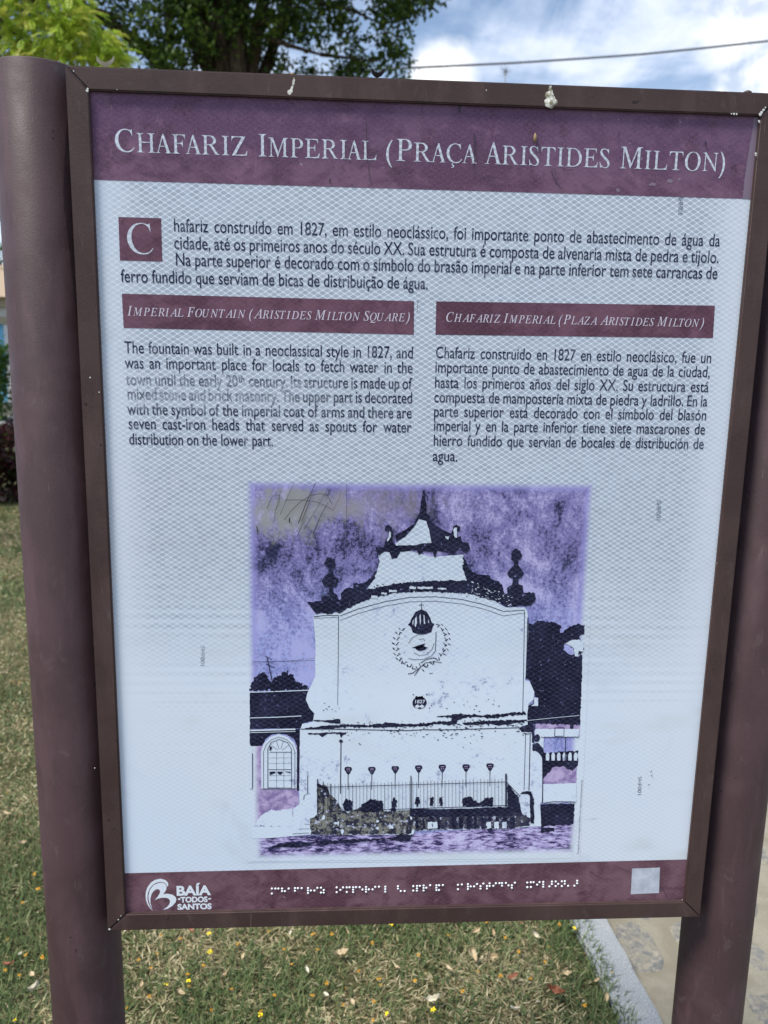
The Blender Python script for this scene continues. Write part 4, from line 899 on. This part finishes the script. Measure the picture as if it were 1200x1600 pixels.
# ---- the printed photograph
def cA(p): return [(380+x_/4.286, 740+y_/4.286) for x_, y_ in p]
def cB(p): return [(640+x_/4, 740+y_/4) for x_, y_ in p]
def cC(p): return [(380+x_/4.286, 940+y_/4.286) for x_, y_ in p]
def cD(p): return [(640+x_/4, 940+y_/4) for x_, y_ in p]
def cE(p): return [(380+x_/4.286, 1130+y_/4.286) for x_, y_ in p]
def cF(p): return [(640+x_/4, 1130+y_/4) for x_, y_ in p]
def c7(p): return [(550+x_/4.209, 760+y_/4.209) for x_, y_ in p]
f = Film(1); f.v = []; f.poly([(380,745),(932,745),(906,1345),(384,1348)]); f.build('printed_photograph', M_PSKY)
# distant dark buildings and trees
dk = Film(2)
dk.poly(cC([(44,606),(440,590),(425,620),(420,655),(440,700),(475,745),(466,800),(398,815),(388,848),(44,852)]), .5)
dk.poly(cC([(46,602),(48,560),(75,510),(105,490),(130,475),(155,490),(175,530),(195,548),(205,505),(235,500),(260,478),(300,466),(335,490),(345,528),(385,545),(430,570),(438,589)]), 2.9, 1.6)
dk.poly(cE([(44,42),(380,38),(380,150),(372,452),(360,452),(360,150),(340,105),(290,75),(240,68),(185,78),(150,105),(125,150),(60,155),(44,150)]), .5)
dk.poly(cD([(735,135),(770,142),(800,118),(850,125),(905,128),(945,150),(938,205),(965,180),(1000,155),(1060,138),(1094,148),(1088,205),(1060,215),(1072,250),(1090,300),(1084,312),(1052,345),(1034,343),(1022,290),(990,268),(972,262),(960,300),(1000,330),(1080,330),(1064,770),(782,762),(730,770),(735,655),(775,625),(780,580),(752,500),(730,480)]), 1.4, 2.5)
dk.poly(cF([(815,505),(1030,500),(1025,632),(818,645)]), .9); dk.poly(cF([(820,655),(905,652),(905,676),(820,684)]), .6)
dk.poly(cF([(808,165),(845,185),(1055,170),(1050,262),(1020,300),(960,268),(900,272),(850,330),(832,350),(828,200)]), 1.2)
dk.poly(cD([(1003,756),(1025,756),(1020,842),(1000,842)]), .2)
dk.build_pieces('printed_dark_background', M_DARK)
pl = Film(2)
pl.poly(cE([(44,150),(365,150),(365,452),(376,540),(335,570),(332,690),(150,690),(44,690)]), .4)
pl.poly(cF([(832,270),(1046,262),(1040,385),(832,385)]), .8)
pl.poly(cD([(782,764),(1066,764),(1060,842),(782,842)]), .3)
pl.build_pieces('printed_lilac_wall', M_PLILAC)
st = Film(2); st.poly(cE([(44,770),(600,745),(1140,742),(2380,640-6),(2240,650),(2200,905),(44,925)]), .8); st.build('printed_street', M_STREET)
# white masonry of the fountain
wm = Film(3)
wm.poly(cA([(488,940),(640,930),(800,840),(830,770),(868,720),(900,640),(915,590),(905,545),(1000,500),(1120,520)]) + cB([(140,520),(335,505),(350,560),(362,650),(400,700),(500,780),(600,835),(720,835)]) +
        cD([(735,60),(742,110),(737,300),(722,490),(748,498),(778,560),(775,610),(745,635),(735,700),(738,770),(768,800)]) + cF([(768,60),(775,150),(826,210),(832,480),(815,505),(822,640),(640,655),(0,672)]) +
        cE([(1140,745),(440,745),(150,770),(60,770),(50,690),(160,690),(333,690),(335,570),(376,540),(380,40)]) + cC([(385,848),(396,818),(466,803),(478,750),(440,705),(420,655),(430,610),(455,560),(482,500),(484,280),(470,100)]), .35, 4)
wm.poly(c7([(285,375),(350,330),(410,262),(438,212),(488,225),(508,290),(523,372),(450,378),(420,390),(290,390)]), .6)
wm.poly(cF([(782,170),(782,35),(1060,35),(1055,82),(840,85),(835,165)]), .3)
wm.poly(cF([(834,380),(1042,372),(1040,492),(834,500)]), .5)
wm.poly(cE([(46,142),(58,160),(62,438),(46,440)]))
wm.poly(cE([(82,680),(100,640),(150,600),(185,578),(220,585),(270,575),(330,572),(333,690),(160,690)]), 1.4, 2.5)
# window architrave
wm.poly(cE([(122,435),(120,185),(140,130),(180,92),(240,72),(300,92),(342,130),(360,185),(358,435)]), .2)
for y_ in (600, 772): wm.stroke(cC([(46, y_+6), (240, y_), (440 if y_ == 600 else 390, y_-8)]), 1.3)
wm.stroke(cC([(46,862),(350,853)]), 2.4); wm.stroke(cC([(46,876),(350,868)]), 1.0)
wm.stroke(cD([(735,742),(900,725),(1060,710)]), .8); wm.poly(cD([(780,598),(802,598),(802,650),(757,652),(775,640)]), .2)
wm.poly(cD([(972,262),(1010,240),(1060,236),(1085,262),(1088,312),(1054,310),(1052,342),(1032,340),(1024,290),(995,272)]), .8, 2)
for k in range(6):
    x_ = 862+k*35; wm.poly(cF([(x_-10,232),(x_-12,200),(x_-5,182),(x_+5,182),(x_+11,198),(x_+9,232)]))
wm.build_pieces('printed_white_masonry', M_PALE)
# dark carved parts
dc = Film(4)
dc.poly(cA([(430,858),(525,850),(655,838),(652,800),(690,765),(735,765),(738,730),(800,735),(850,700),(895,650),(880,700),(815,780),(900,762),(1000,738),(1110,726)]) + cB([(100,672),(230,668),(360,665),(345,630),(330,590),(335,510),(350,545),(370,590),(430,630),(500,638),(512,655),(560,675),(580,700),(590,745),(600,750),(720,742),(780,740),(785,790),(760,822),(600,832),(570,812),(520,790),(450,772),(380,752),(300,745),(150,736),(0,740)]) +
        cA([(1000,800),(880,832),(760,872),(640,935),(615,922),(600,935),(570,940),(520,925),(492,945),(470,915)]), 1.15, 2.2)
dc.blob(516, 880, 9, n=18, rough=.2); dc.poly(cA([(575,635),(605,635),(600,665),(615,685),(640,715),(625,752),(600,762),(605,795),(628,810),(640,850),(525,850),(522,822),(560,812),(575,790),(578,762),(540,752),(525,720),(550,680),(575,660)]), .3)
dc.blob(806, 867, 9, n=18, rough=.22); dc.poly(cB([(650,545),(680,540),(678,570),(700,600),(715,625),(697,650),(680,658),(680,690),(705,698),(712,745),(610,755),(608,712),(640,692),(645,655),(622,648),(608,622),(630,590),(652,572)]), .3)
dc.poly(c7([(466,25),(478,25),(482,90),(492,130),(486,170),(510,195),(525,240),(590,282),(650,308),(660,290),(665,262),(688,250),(712,265),(705,295),(690,300),(690,335),(715,325),(722,365),(768,370),(775,412),(750,440),(725,425),(700,418),(660,440),(600,430),(560,425),(545,475),(530,432),(470,425),(440,452),(425,418),(360,425),(320,430),(295,470),(262,475),(245,432),(205,425),(180,455),(160,425),(152,398),(208,400),(222,350),(245,320),(240,295),(216,292),(218,262),(240,250),(262,268),(270,300),(262,350),(280,375),(290,388),(420,386),(450,374),(523,370),(508,290),(488,225),(438,214),(410,262),(350,330),(290,360),(283,320),(340,290),(400,250),(430,195),(447,170),(452,110),(462,60)]), .5, 2.5)
for a, b_ in (((1000,700),(1060,690)),): pass
# thin mouldings under the arch
for dy, w_ in ((0, 1.0), (7, .7)):
    dc.stroke([(531, 962+dy), (560, 951+dy), (600, 940+dy), (640, 933+dy), (680, 932+dy), (720, 936+dy), (755, 944+dy), (787, 955+dy), (820, 953+dy*.6)], w_)
dc.stroke(cC([(472,100),(560,90),(638,92)]), 1.1); dc.stroke(cC([(475,110),(636,104)]), .6)
dc.stroke(cC([(638,90),(636,400),(632,690)]), .9, .6); dc.stroke(cD([(717,60),(712,400),(706,690)]), .9); dc.stroke(cD([(738,100),(733,300),(727,480)]), 1.6)
dc.poly(cC([(470,790),(560,792),(650,786),(652,812),(620,818),(580,812),(530,800),(472,798)]), .8)
dc.poly(cC([(412,845),(520,832),(700,818),(820,826),(960,808),(1060,815),(1200,822),(1200,832),(1060,838),(900,842),(700,838),(560,848),(415,854)]), 1.0, 2.5)
dc.stroke(cC([(385,852),(600,852),(900,858),(1100,862),(1200,856)]) + cD([(200,800),(400,795),(560,790),(740,785)]), 1.5)
dc.poly(cC([(430,880),(650,872),(690,872),(690,885),(668,890),(655,910),(645,885),(560,885),(530,905),(505,888),(440,888)]), .8)
dc.poly(cD([(165,715),(300,700),(440,708),(560,700),(720,686),(730,705),(600,712),(548,728),(440,722),(360,720),(300,740),(290,765),(240,770),(160,765),(100,778),(0,776),(0,768),(150,750),(260,745),(265,725)]), 1.2, 2.5)
dc.poly(cD([(330,755),(520,742),(730,735),(735,745),(560,775),(520,765),(340,770)]), 1.0); dc.poly(cD([(680,785),(770,760),(778,800),(775,880),(765,880),(760,815),(700,812)]), .8)
dc.stroke(cE([(655,110),(653,300),(651,470)]), 1.5); dc.blob(*cE([(655,118)])[0], 2.8, rough=.2)
dc.stroke(cF([(724,70),(719,250),(714,415)]), .8); dc.stroke(cF([(753,60),(749,250),(745,420)]), 1.3); dc.stroke(cF([(720,68),(760,62)]), 1.0)
dc.stroke(cF([(832,215),(831,350),(829,500)]), 1.4); dc.poly(cF([(765,130),(800,120),(830,150),(845,200),(826,215),(800,180),(768,170)]), 1.0); dc.blob(*cF([(795,92)])[0], 5, 6, rough=.12)
dc.stroke(cF([(835,497),(900,488),(1035,490)]), 1.3); dc.stroke(cF([(782,2),(782,38)]), 1.4)
dc.stroke(cD([(905,840),(907,786),(964,787),(963,838),(905,840)]), 1.1); dc.stroke(cF([(973,85),(972,235)]), 1.1)
dc.stroke([tuple(cF([(x_, 86+3*(1 if (x_//12) % 2 else -1))])[0]) for x_ in range(820, 1062, 12)], 1.1)
dc.poly(cF([(690,440),(705,425),(760,425),(772,460),(778,620),(762,625),(752,590),(750,450),(735,440)]), .8)
# leaning utility pole and wires in the print
dc.stroke(cC([(158,366),(185,490),(208,600)]), 1.3); dc.stroke(cC([(148,363),(192,386)]), 1.2); dc.stroke(cC([(154,418),(212,441)]), 1.2)
dc.stroke(cC([(60,400),(240,400),(480,392)]), .5); dc.stroke(cC([(60,410),(300,396),(480,378)]), .4)
# ticks of weathering
for k in range(46):
    x_, y_ = random.choice([(random.uniform(690,740), random.gauss(1098,4)), (random.uniform(500,820), random.gauss(1158,5)), (random.uniform(505,530), random.gauss(1106,4)), (random.uniform(740,780), random.gauss(1100,5)), (random.uniform(640,760), random.gauss(1150,3))])
    dc.blob(x_, y_, random.uniform(.6, 2.2), random.uniform(.4, .8), 6, .3)
# fan light over the window
for a0 in range(1, 5):
    t0 = math.pi*a0/5; dc.stroke(cE([(246+18*math.cos(t0), 186-16*math.sin(t0)), (246+74*math.cos(t0), 186-72*math.sin(t0))]), .5)
dc.stroke(cE([(165,430),(165,170),(187,128),(240,106),(298,128),(322,168),(324,430),(165,430)]), 1.0)
for q_ in ([(170,308),(322,308)], [(176,192),(322,192)]): dc.stroke(cE(q_), .9)
for x_ in (223,272): dc.stroke(cE([(x_,192),(x_,430)]), .4)
for y_ in (230,266,348,380): dc.stroke(cE([(172,y_),(320,y_)]), .4)
for p_ in ([(176,322),(216,322),(216,332),(178,345)], [(228,322),(268,322),(250,345),(232,335)], [(278,322),(318,322),(316,332)], [(178,150),(196,160),(186,180),(176,180)]): dc.poly(cE(p_), .5)
dc.stroke(cE([(128,438),(370,436)]), 1.2); dc.stroke(cE([(62,200),(62,436),(48,440)]), 1.1)
dc.stroke(cE([(136,430),(136,190),(155,140),(190,108),(240,90),(292,108),(330,145),(346,190),(346,430)]), .7)
dc.stroke(cE([(432,340),(431,468),(408,482),(405,510)]), 1.0); dc.stroke(cE([(332,738),(440,732)]), .8); dc.stroke(cE([(370,706),(445,704)]), .6); dc.stroke(cE([(410,674),(447,674)]), .6)
for k in range(150):
    x_ = random.uniform(535, 795); t_ = abs(x_-657)/135; y_ = 914+22*t_*t_+random.gauss(3, 4)
    dc.blob(x_, y_, random.uniform(.5, 2.2), random.uniform(.4, 1.3), 6, .4, random.uniform(-.3, .3))
for k in range(120):
    x_ = random.choice([random.uniform(496, 640), random.uniform(640, 830)]); y_ = random.choice([1137, 1129, 1142, 1148])+random.gauss(0, 1.8)-(x_-496)*.008
    dc.blob(x_, y_, random.uniform(.5, 2.6), random.uniform(.3, .9), 6, .4)
for k in range(60): dc.blob(random.uniform(690, 838), 1130+random.gauss(0, 4), random.uniform(.6, 3), random.uniform(.4, 1.2), 7, .4)
dc.build_pieces('printed_dark_masonry', M_DARK)
wp = Film(5)
for (xa, ya, xb, yb) in ((652.5,916,676,920),(684,918,697,921),(608,921,620,925.5),(596,925,604,929),(580,930,590,935),(640,908+8,650,920)):
    wp.poly([(xa, ya), (xb, ya+.5), (xb, yb), (xa, yb-.5)], .7, 2.5)
for k in range(60):
    x_ = random.uniform(735, 800); y_ = 905+(x_-735)*.42+random.uniform(0, 20); wp.blob(x_, y_, random.uniform(.5, 2.2), random.uniform(.3, .7), 6, .3, .35)
wp.poly(c7([(665,285),(672,270),(688,270),(690,300),(690,335),(675,335)])); wp.poly(c7([(245,290),(256,305),(255,330),(235,362),(228,355),(242,325)])); wp.poly(c7([(612,325),(636,330),(632,350),(615,338)]), .3)
for p in ([(415,860),(425,845),(430,880),(420,925)], [(445,835),(450,835),(452,900),(445,905)], [(470,840),(482,850),(482,905),(474,900)], [(500,860),(508,880),(506,895),(500,885)], [(395,900),(402,880),(404,890),(398,912)]): wp.poly(c7(p), .2) if False else None
wp.build_pieces('printed_white_detail', M_PALE)
# emblem: crown, shield and wreath
em = Film(4)
em.poly(c7([(458,806),(490,822),(515,865),(525,895),(541,903),(530,925),(520,958),(480,971),(430,969),(398,958),(388,925),(366,908),(380,895),(392,865),(420,822)]), .3)
em.stroke(c7([(455,765),(456,808)]), 1.0); em.stroke(c7([(440,779),(472,779)]), 1.0)
def leafmark(x_, y_, a_, l_, w_): em.blob(x_, y_, l_, w_, 7, .15, a_)
arcL = [(318,940),(296,965),(283,1000),(277,1035),(280,1070),(286,1105),(300,1135),(330,1160),(365,1180),(400,1195)]
arcR = [(585,912),(612,940),(630,970),(636,1005),(632,1040),(622,1075),(600,1105),(570,1135),(535,1160),(495,1180)]
for arc, sg in ((arcL, 1), (arcR, -1)):
    for i, (x_, y_) in enumerate(arc):
        px, py = c7([(x_, y_)])[0]
        for d_ in (-1, 1): leafmark(px+d_*2.6*(1 if i < 7 else .6)+sg*1.2, py+d_*sg*.9, -.7*d_*sg+random.uniform(-.3, .3) + (0.9 if i > 6 else 0), random.uniform(2.2, 3.6), random.uniform(.6, 1.1))
        px, py = c7([(x_+sg*24, y_-6)])[0]
        leafmark(px, py, random.uniform(-1, 1), 2.6, .7)
em.stroke(c7([(552,955),(551,1010),(547,1080),(520,1115),(470,1135),(410,1138),(370,1130)]), 1.0, .7); em.stroke(c7([(370,1030),(395,995),(430,975),(470,972)]), .7); em.stroke(c7([(395,1060),(440,1045),(500,1060)]), .8)
em.stroke(c7([(405,1090),(440,1110),(490,1105),(525,1070),(540,1030)]), .7); em.stroke(c7([(440,1005),(470,1000),(480,1015)]), .8); em.blob(*c7([(452,1064)])[0], 8, 4, 10, .2, -.1); em.poly(c7([(392,1060),(430,1045),(480,1030),(470,1055),(430,1065)]), .2)
em.stroke(c7([(368,1232),(400,1225),(440,1195),(480,1160),(540,1150),(590,1158)]), 1.4, .9); em.stroke(c7([(410,1243),(430,1215),(450,1185),(440,1160)]), 1.1); em.stroke(c7([(450,1160),(490,1135),(540,1125)]), 1.2); em.stroke(c7([(508,1228),(530,1226)]), 1.0); em.stroke(c7([(460,1200),(475,1215)]), 1.3)
em.blob(*c7([(443,1420)])[0], 11.6, 9.5, 16, .06); em.poly(c7([(412,1395),(420,1375),(440,1385),(462,1375),(472,1395)]), .3)
for p in ((402,1368),(490,1368),(520,1440),(510,1455)): em.blob(*c7([p])[0], 1.2, 1.0, 6, .3)
tag(em.build('printed_coat_of_arms', M_DARK), kind='stuff')
ew = Film(5)
for p in ([(413,868),(424,852),(427,895),(417,925),(412,915)], [(443,850),(450,835),(453,890),(447,912)], [(470,842),(476,850),(481,905),(472,900)], [(397,888),(404,872),(404,900),(398,912)], [(498,870),(505,885),(508,900),(501,893)]): ew.poly(c7(p))
vs, fs = glyphs('1827', 0, .012); a, b_ = sh(*c7([(408,1424)])[0]), sh(*c7([(480,1424)])[0]); k_ = (b_[0]-a[0])/vs[:, 0].max(); put(ew, vs, fs, a[0], a[1], k_, 5.5*.00088/CAPH)
ew.poly(c7([(412,1445),(430,1432),(444,1442),(460,1432),(476,1444),(462,1456),(444,1448),(428,1456)]), .3)
ew.build('printed_date_plaque', M_PALE)
# seven spout heads
for x_, y_ in ((544,1203.5),(581,1203.5),(617.5,1202),(654,1201),(691,1200),(728,1199.5),(765.5,1198)):
    f = Film(4); f.poly([(x_-5.6,y_-4.5),(x_-3.5,y_-5.8),(x_+3.5,y_-5.8),(x_+5.6,y_-4.2),(x_+5.8,y_-1.5),(x_+4.2,y_+1),(x_+2.6,y_+4.5),(x_,y_+6.8),(x_-2.6,y_+4.5),(x_-4.2,y_+1),(x_-5.9,y_-1)], .35, 2)
    f.stroke([(x_, y_+5.5), (x_-.3, y_+18), (x_-.4, y_+30)], 1.3, .8); hd = f.build('printed_spout_head', M_DARK)
    f = Film(5); f.poly([(x_-3,y_-3),(x_+3,y_-3.2),(x_+2.6,y_-2),(x_-2.6,y_-1.9)]); f.blob(x_-1.5, y_+.4, 1, .6, 6, .2); f.blob(x_+1.6, y_+.3, 1, .6, 6, .2); f.build('printed_face_light', M_PLILAC, hd)
# planting, low wall and iron fence in front
ol = Film(4)
ol.poly(cE([(495,402),(560,417),(575,467),(620,502),(660,572),(700,602),(780,560),(850,505),(925,520),(935,588),(1060,582),(1142,575),(1142,738),(900,742),(700,744),(455,746),(446,642),(495,612)]), 1.1, 2.5)
ol.poly(cF([(10,548),(200,540),(400,545),(640,528),(648,600),(640,655),(400,658),(200,662),(40,668),(14,660)]), 1.0, 2.5)
ol.poly(cF([(610,385),(640,405),(670,460),(700,560),(760,600),(750,640),(650,648),(644,540),(612,525)]), .9, 2.5)
ol.build_pieces('printed_low_wall', M_OLIVE)
ob_ = Film(5)
for p in (cE([(685,505),(735,520),(730,580),(680,585),(665,540)]), cE([(855,505),(935,520),(940,590),(780,592),(790,545)]), cE([(1005,490),(1030,520),(1020,590),(985,590)]), cE([(1155,500),(1180,495),(1180,540),(1150,540)]),
          cF([(35,465),(60,460),(55,520),(40,520)]), cF([(125,465),(150,460),(145,515),(125,515)]), cF([(185,455),(212,460),(205,515),(182,515)]), cF([(330,465),(380,458),(430,495),(480,465),(522,460),(520,515),(330,518)]), cF([(612,380),(650,420),(690,500),(690,560),(615,530)])):
    ob_.poly(p, 1.8, 2)
ob_.poly(cF([(0,530),(200,535),(640,520),(650,560),(640,575),(0,585)]), .9, 3)
for k in range(14):
    x_ = 648+k*11.5; ob_.poly([(x_, 1276+random.uniform(-1,1)), (x_+random.uniform(3,7), 1276), (x_+random.uniform(4,8), 1294), (x_+1, 1295)], 1.2, 2) if k != 4 else None
ob_.poly(cF([(750,440),(776,470),(776,625),(756,620)]), .6); ob_.poly(cE([(500,405),(560,420),(560,440),(505,430)]), .8)
ob_.poly(cE([(1050,740),(1140,742),(1110,790),(960,775),(700,800),(520,810),(510,790),(380,830),(180,828),(250,800),(400,795),(700,775),(1000,765)]), 1.2)
ob_.build_pieces('printed_shade', M_DARK)
ow = Film(6)
for k in range(9):
    x_ = 497+random.uniform(0, 150); y_ = random.uniform(1276, 1300); ow.blob(x_, y_, random.uniform(1.5, 3.5), random.uniform(1.5, 4.5), 8, .35)
for x_ in (668, 676, 760, 772, 784): ow.poly([(x_, 1284), (x_+7, 1283), (x_+7.5, 1293), (x_+.5, 1294)], 1.0, 2)
ow.build_pieces('printed_white_break', M_PALE)
fn = Film(7)
def rail_y(x_): return 1229.5-(x_-497)*.029
def foot_y(x_): return 1268-(x_-497)*.035
fn.stroke([(510, rail_y(510)), (650, rail_y(650)), (791, rail_y(791))], 1.1); fn.stroke([(512, foot_y(512)), (650, foot_y(650)), (791, foot_y(791))], 1.3)
x_ = 512.0
while x_ < 789:
    fn.stroke([(x_, rail_y(x_)-random.uniform(4, 6.5)), (x_, foot_y(x_))], random.uniform(.4, .7)); x_ += 5.55
for x_, w_, t_ in ((496.3, 1.8, 13), (505, 1.4, 9), (642, 1.7, 14), (516, 1.1, 5), (790.3, 2.8, 13)): fn.stroke([(x_, rail_y(x_)-t_), (x_, foot_y(x_)+2)], w_)
for k in range(6): fn.stroke([(794+k*3.2, rail_y(792)+4+k*4.5), (794+k*3.2, foot_y(792)+3+k*1.5)], .8)
fn.stroke([(791, rail_y(791)), (812, rail_y(791)+22)], 1.0); fn.stroke([(791, foot_y(791)), (812, foot_y(791)+9)], 1.0)
tag(fn.build('printed_iron_fence', M_DARK), kind='stuff')
# scratches in the print and on the bands
sc2 = Film(8)
for p, w_ in (([(200,330),(240,150),(262,90)], .5), ([(250,270),(300,150),(340,65)], .7), ([(370,330),(420,200),(485,60)], 1.4), ([(390,320),(430,220),(470,110)], .9), ([(410,370),(500,220),(570,90)], .7), ([(470,400),(520,280),(570,190)], 1.1), ([(600,250),(640,170),(660,100)], .5), ([(310,500),(370,400),(430,280)], .5), ([(330,480),(400,330),(440,200)], .5)): sc2.stroke(cA(p), w_, w_*.6)
for p in ([(275,310),(320,250),(380,190),(450,145),(520,132),(570,150),(592,200)], [(160,235),(190,160),(220,140),(245,145),(240,200),(215,245)], [(280,175),(400,175),(500,190),(600,240)]): sc2.stroke(cA(p), .8, .6)
sc2.stroke(cA([(693,60),(692,300),(694,560)]), .5); sc2.blob(*cA([(311,312)])[0], 1.1, 4.5, 8, .1); sc2.stroke(cA([(92,350),(100,410)]), 1.6, .8)
for p, w_ in (([(572,190),(573,240),(578,280),(580,292)], .9), ([(741,210),(742,240),(740,265)], 1.6), ([(515.5,280),(516,287)], 2.4), ([(218,176),(221,178)], .8), ([(219,206),(221,214)], .9), ([(173.5,212),(174,220)], 1.2),
              ([(861,268),(866,280),(874,292),(882,300)], 1.0), ([(860,266),(866,263),(868,275)], .8), ([(877,262),(884,266),(896,266)], 1.0), ([(966,208),(967,213)], 1.4), ([(1101,222),(1103,228)], 3.0), ([(1147,257),(1147,262)], 1.6),
              ([(717,165),(718,176)], 3.0), ([(653,470),(652,488)], .8), ([(193,344),(190,352)], 1.2), ([(655,1356),(650,1367),(646,1377)], .9), ([(963,1354),(975,1358),(986,1363)], .9), ([(1030,1383),(1037,1391),(1041,1400)], .8),
              ([(1016,1206),(1018,1203)], 1.4), ([(1017,1210),(1019,1213)], 1.2), ([(1012,1226),(1015,1225)], 1.4), ([(420,488),(420,513)], .8), ([(620,500),(626,506)], 1.3), ([(617,503),(617,518)], .8)): sc2.stroke(p, w_, w_*.6)
for k in range(34):
    x_ = 218+k*2.0; y_ = 190+(x_-218)*.33+random.gauss(0, 1.8); sc2.stroke([(x_, y_), (x_+random.uniform(-1, 1), y_+random.uniform(2, 5))], .5)
for k in range(16):
    x_ = 537+random.gauss(0, 8); y_ = 200+k*6; sc2.stroke([(x_, y_), (x_+4, y_-1.5)], .6)
for k in range(50): sc2.stroke([(330+k*6.2, 1417-(k*6.2)*.017), (334+k*6.2, 1417-(k*6.2)*.017)], .5) if random.random() < .6 else None
tag(sc2.build('scratches', M_SCR), kind='stuff')
# pale scuffs on the header
M_SCUFF, nt, b = mat('pale_scuff', (0.20, 0.15, 0.21), 0.5); 
sf = Film(2); sf.poly([(1178,183),(1187,183),(1176,311),(1160,310.5),(1163,280),(1170,235),(1176,200)], .4); 
for p in ((1046,283,5,3),(1020,288,5,3),(965,297,3,3),(1062,280,3,2.5)): sf.blob(*p, 10, .35)
sf.v = [(min(v[0], .4122), v[1], v[2]) for v in sf.v]; sf.build_pieces('scuff', M_SCUFF, .002)
# thin near-black line along the bottom edge of the opening
f = Film(3); f.poly([(196,1425.5),(1068,1405),(1068,1407.5),(196,1428)], .3, 8); f.v = [(min(max(v[0], -.4122), .4122), v[1], max(v[2], ZC-.5502)) for v in f.v]; f.build('dark_line', M_BLACK)

# ---- chips and droppings on the frame (laid on the frame's front face)
def fr(px, py): p = at_depth(px, py, YF); return p
def lump(name, m, pts3, parent, rad):
    mb = MB()
    for (x_, z_, r_, t_) in pts3:
        n = 10; top = []; 
        for k in range(n): a_ = 2*math.pi*k/n; q = r_*random.uniform(.75, 1.2); top.append((x_+math.cos(a_)*q, YF-.0001, z_+math.sin(a_)*q))
        mid = [(x_+(v[0]-x_)*.6, YF-t_*.8, z_+(v[2]-z_)*.6) for v in top]
        mb.add(top+mid+[(x_, YF-t_, z_)], [(k, (k+1)%n, n+(k+1)%n, n+k) for k in range(n)] + [(n+k, n+(k+1)%n, 2*n) for k in range(n)])
    o_ = mb.build(name, m, parent, True); return o_
ch = []
for px, py, r_ in ((115,111,.0008),(136.5,142,.0016),(137,139,.0012),(183,140,.0006),(1147,178,.0014),(1151,178.2,.0012),(1143,178,.001),(1188,179,.0022),(1190,176,.0018),(1193,172,.0016),(1196,168,.0012),(1186,189,.0012),(1186.5,191,.001),(1181,240,.0014),(1181,243,.001),(171,1452,.0016),(185,1437,.001),(189,1431,.0008),(760,141,.0008),(1066,1406,.0008),(1120,880,.0006),(141,590,.001),(155,613,.0008),(148,1200,.001)):
    p = fr(px, py); ch.append((p.x, p.z, r_, .0003))
tag(lump('paint_chips', M_CHIP, ch, sign, 0), kind='stuff')
def dropping(px, py, spots, label):
    p = fr(px, py); o_ = empty('bird_dropping', (p.x, YF, p.z)); 
    dense = []
    for (a0, b0, r0, t0), (a1, b1, r1, t1) in zip(spots, spots[1:]):
        m_ = max(1, int(math.hypot(a1-a0, b1-b0)/1.1)) if math.hypot(a1-a0, b1-b0) < 9 else 1
        for j in range(m_): q_ = j/m_; dense.append((a0+(a1-a0)*q_+random.gauss(0, .25), b0+(b1-b0)*q_, (r0+(r1-r0)*q_)*random.uniform(.7, 1.1), (t0+(t1-t0)*q_)*random.uniform(.15, .3)))
    pts_ = [(fr(a, b_).x, fr(a, b_).z, r_, t_) for a, b_, r_, t_ in dense]
    q = lump('splash', M_DROP, pts_, None, 0); me = q.data
    for v in me.vertices: v.co -= Vector((p.x, YF, p.z))
    q.parent = o_; tag(o_, label, 'bird dropping', 'bird droppings on the frame')
dropping(860, 152, [(860,136,.0020,.0006),(859.5,139,.0022,.0008),(860,142,.0026,.001),(860,145,.003,.001),(859,150,.0048,.003),(863,158,.0055,.004),(856,160,.0050,.0038),(860,162,.0058,.005),(867,160,.0034,.002),(853,162,.002,.001)], 'large white bird dropping on the top rail above the title, right of centre')
dropping(457, 135, [(459,122,.0012,.0004),(459,125,.0013,.0004),(458.5,128,.0013,.0004),(458,131,.0014,.0005),(457.5,134,.0013,.0005),(456,138,.0014,.0006),(454,142,.0018,.0008),(452,144,.0020,.001),(456,143,.0012,.0006),(452,148,.001,.0004)], 'thin white bird dropping streak on the top rail left of centre')
# cocoon on the header, knob and twig on top of the rail
p = at_depth(836, 215, -.0025); b_ = MB(); b_.tube([(0,0,-.006),(0,-.0006,-.003),(0,-.0008,.001),(0,0,.005)], [.0006,.0019,.0022,.0006], 8); co = b_.build('cocoon', M_COCOON, None, True); co.location = p; tag(co, 'tiny brown insect cocoon stuck on the purple header above ARISTIDES', 'cocoon')
zt_ = ZC+FZ
p = at_depth(1168, 143, .004); b_ = MB(); b_.tube([(0,0,0),(0,0,.0035),(0,0,.005)], [.0055,.005,.002], 12); kn = b_.build('rivet', M_FRAME, sign, True); kn.location = (p.x, .004, zt_-.0005)
for px, nm, s_ in ((165, 'dead insect husk', 1), (590, 'small dark twig', .8)):
    p = at_depth(px, 104, .0); me = leaf_mesh(px, .02*s_, .006, 1.2); me.materials.append(M_BLACK if px > 300 else M_PALEL)
    o_ = link('debris_bit', me); o_.location = (p.x, .0, zt_+.0008); o_.rotation_euler = (.2, 0, .3); tag(o_, ('pale curled husk lying on the top rail near the left corner' if px < 300 else 'small dark twig lying on the top rail left of centre'), 'debris')
p = at_depth(455, 113, 0); o_ = link('fallen_petal', flower_mesh(5, .004), M_ORA); o_.location = (p.x, .004, zt_+.001); tag(o_, 'orange petal caught on top of the sign frame', 'petal')
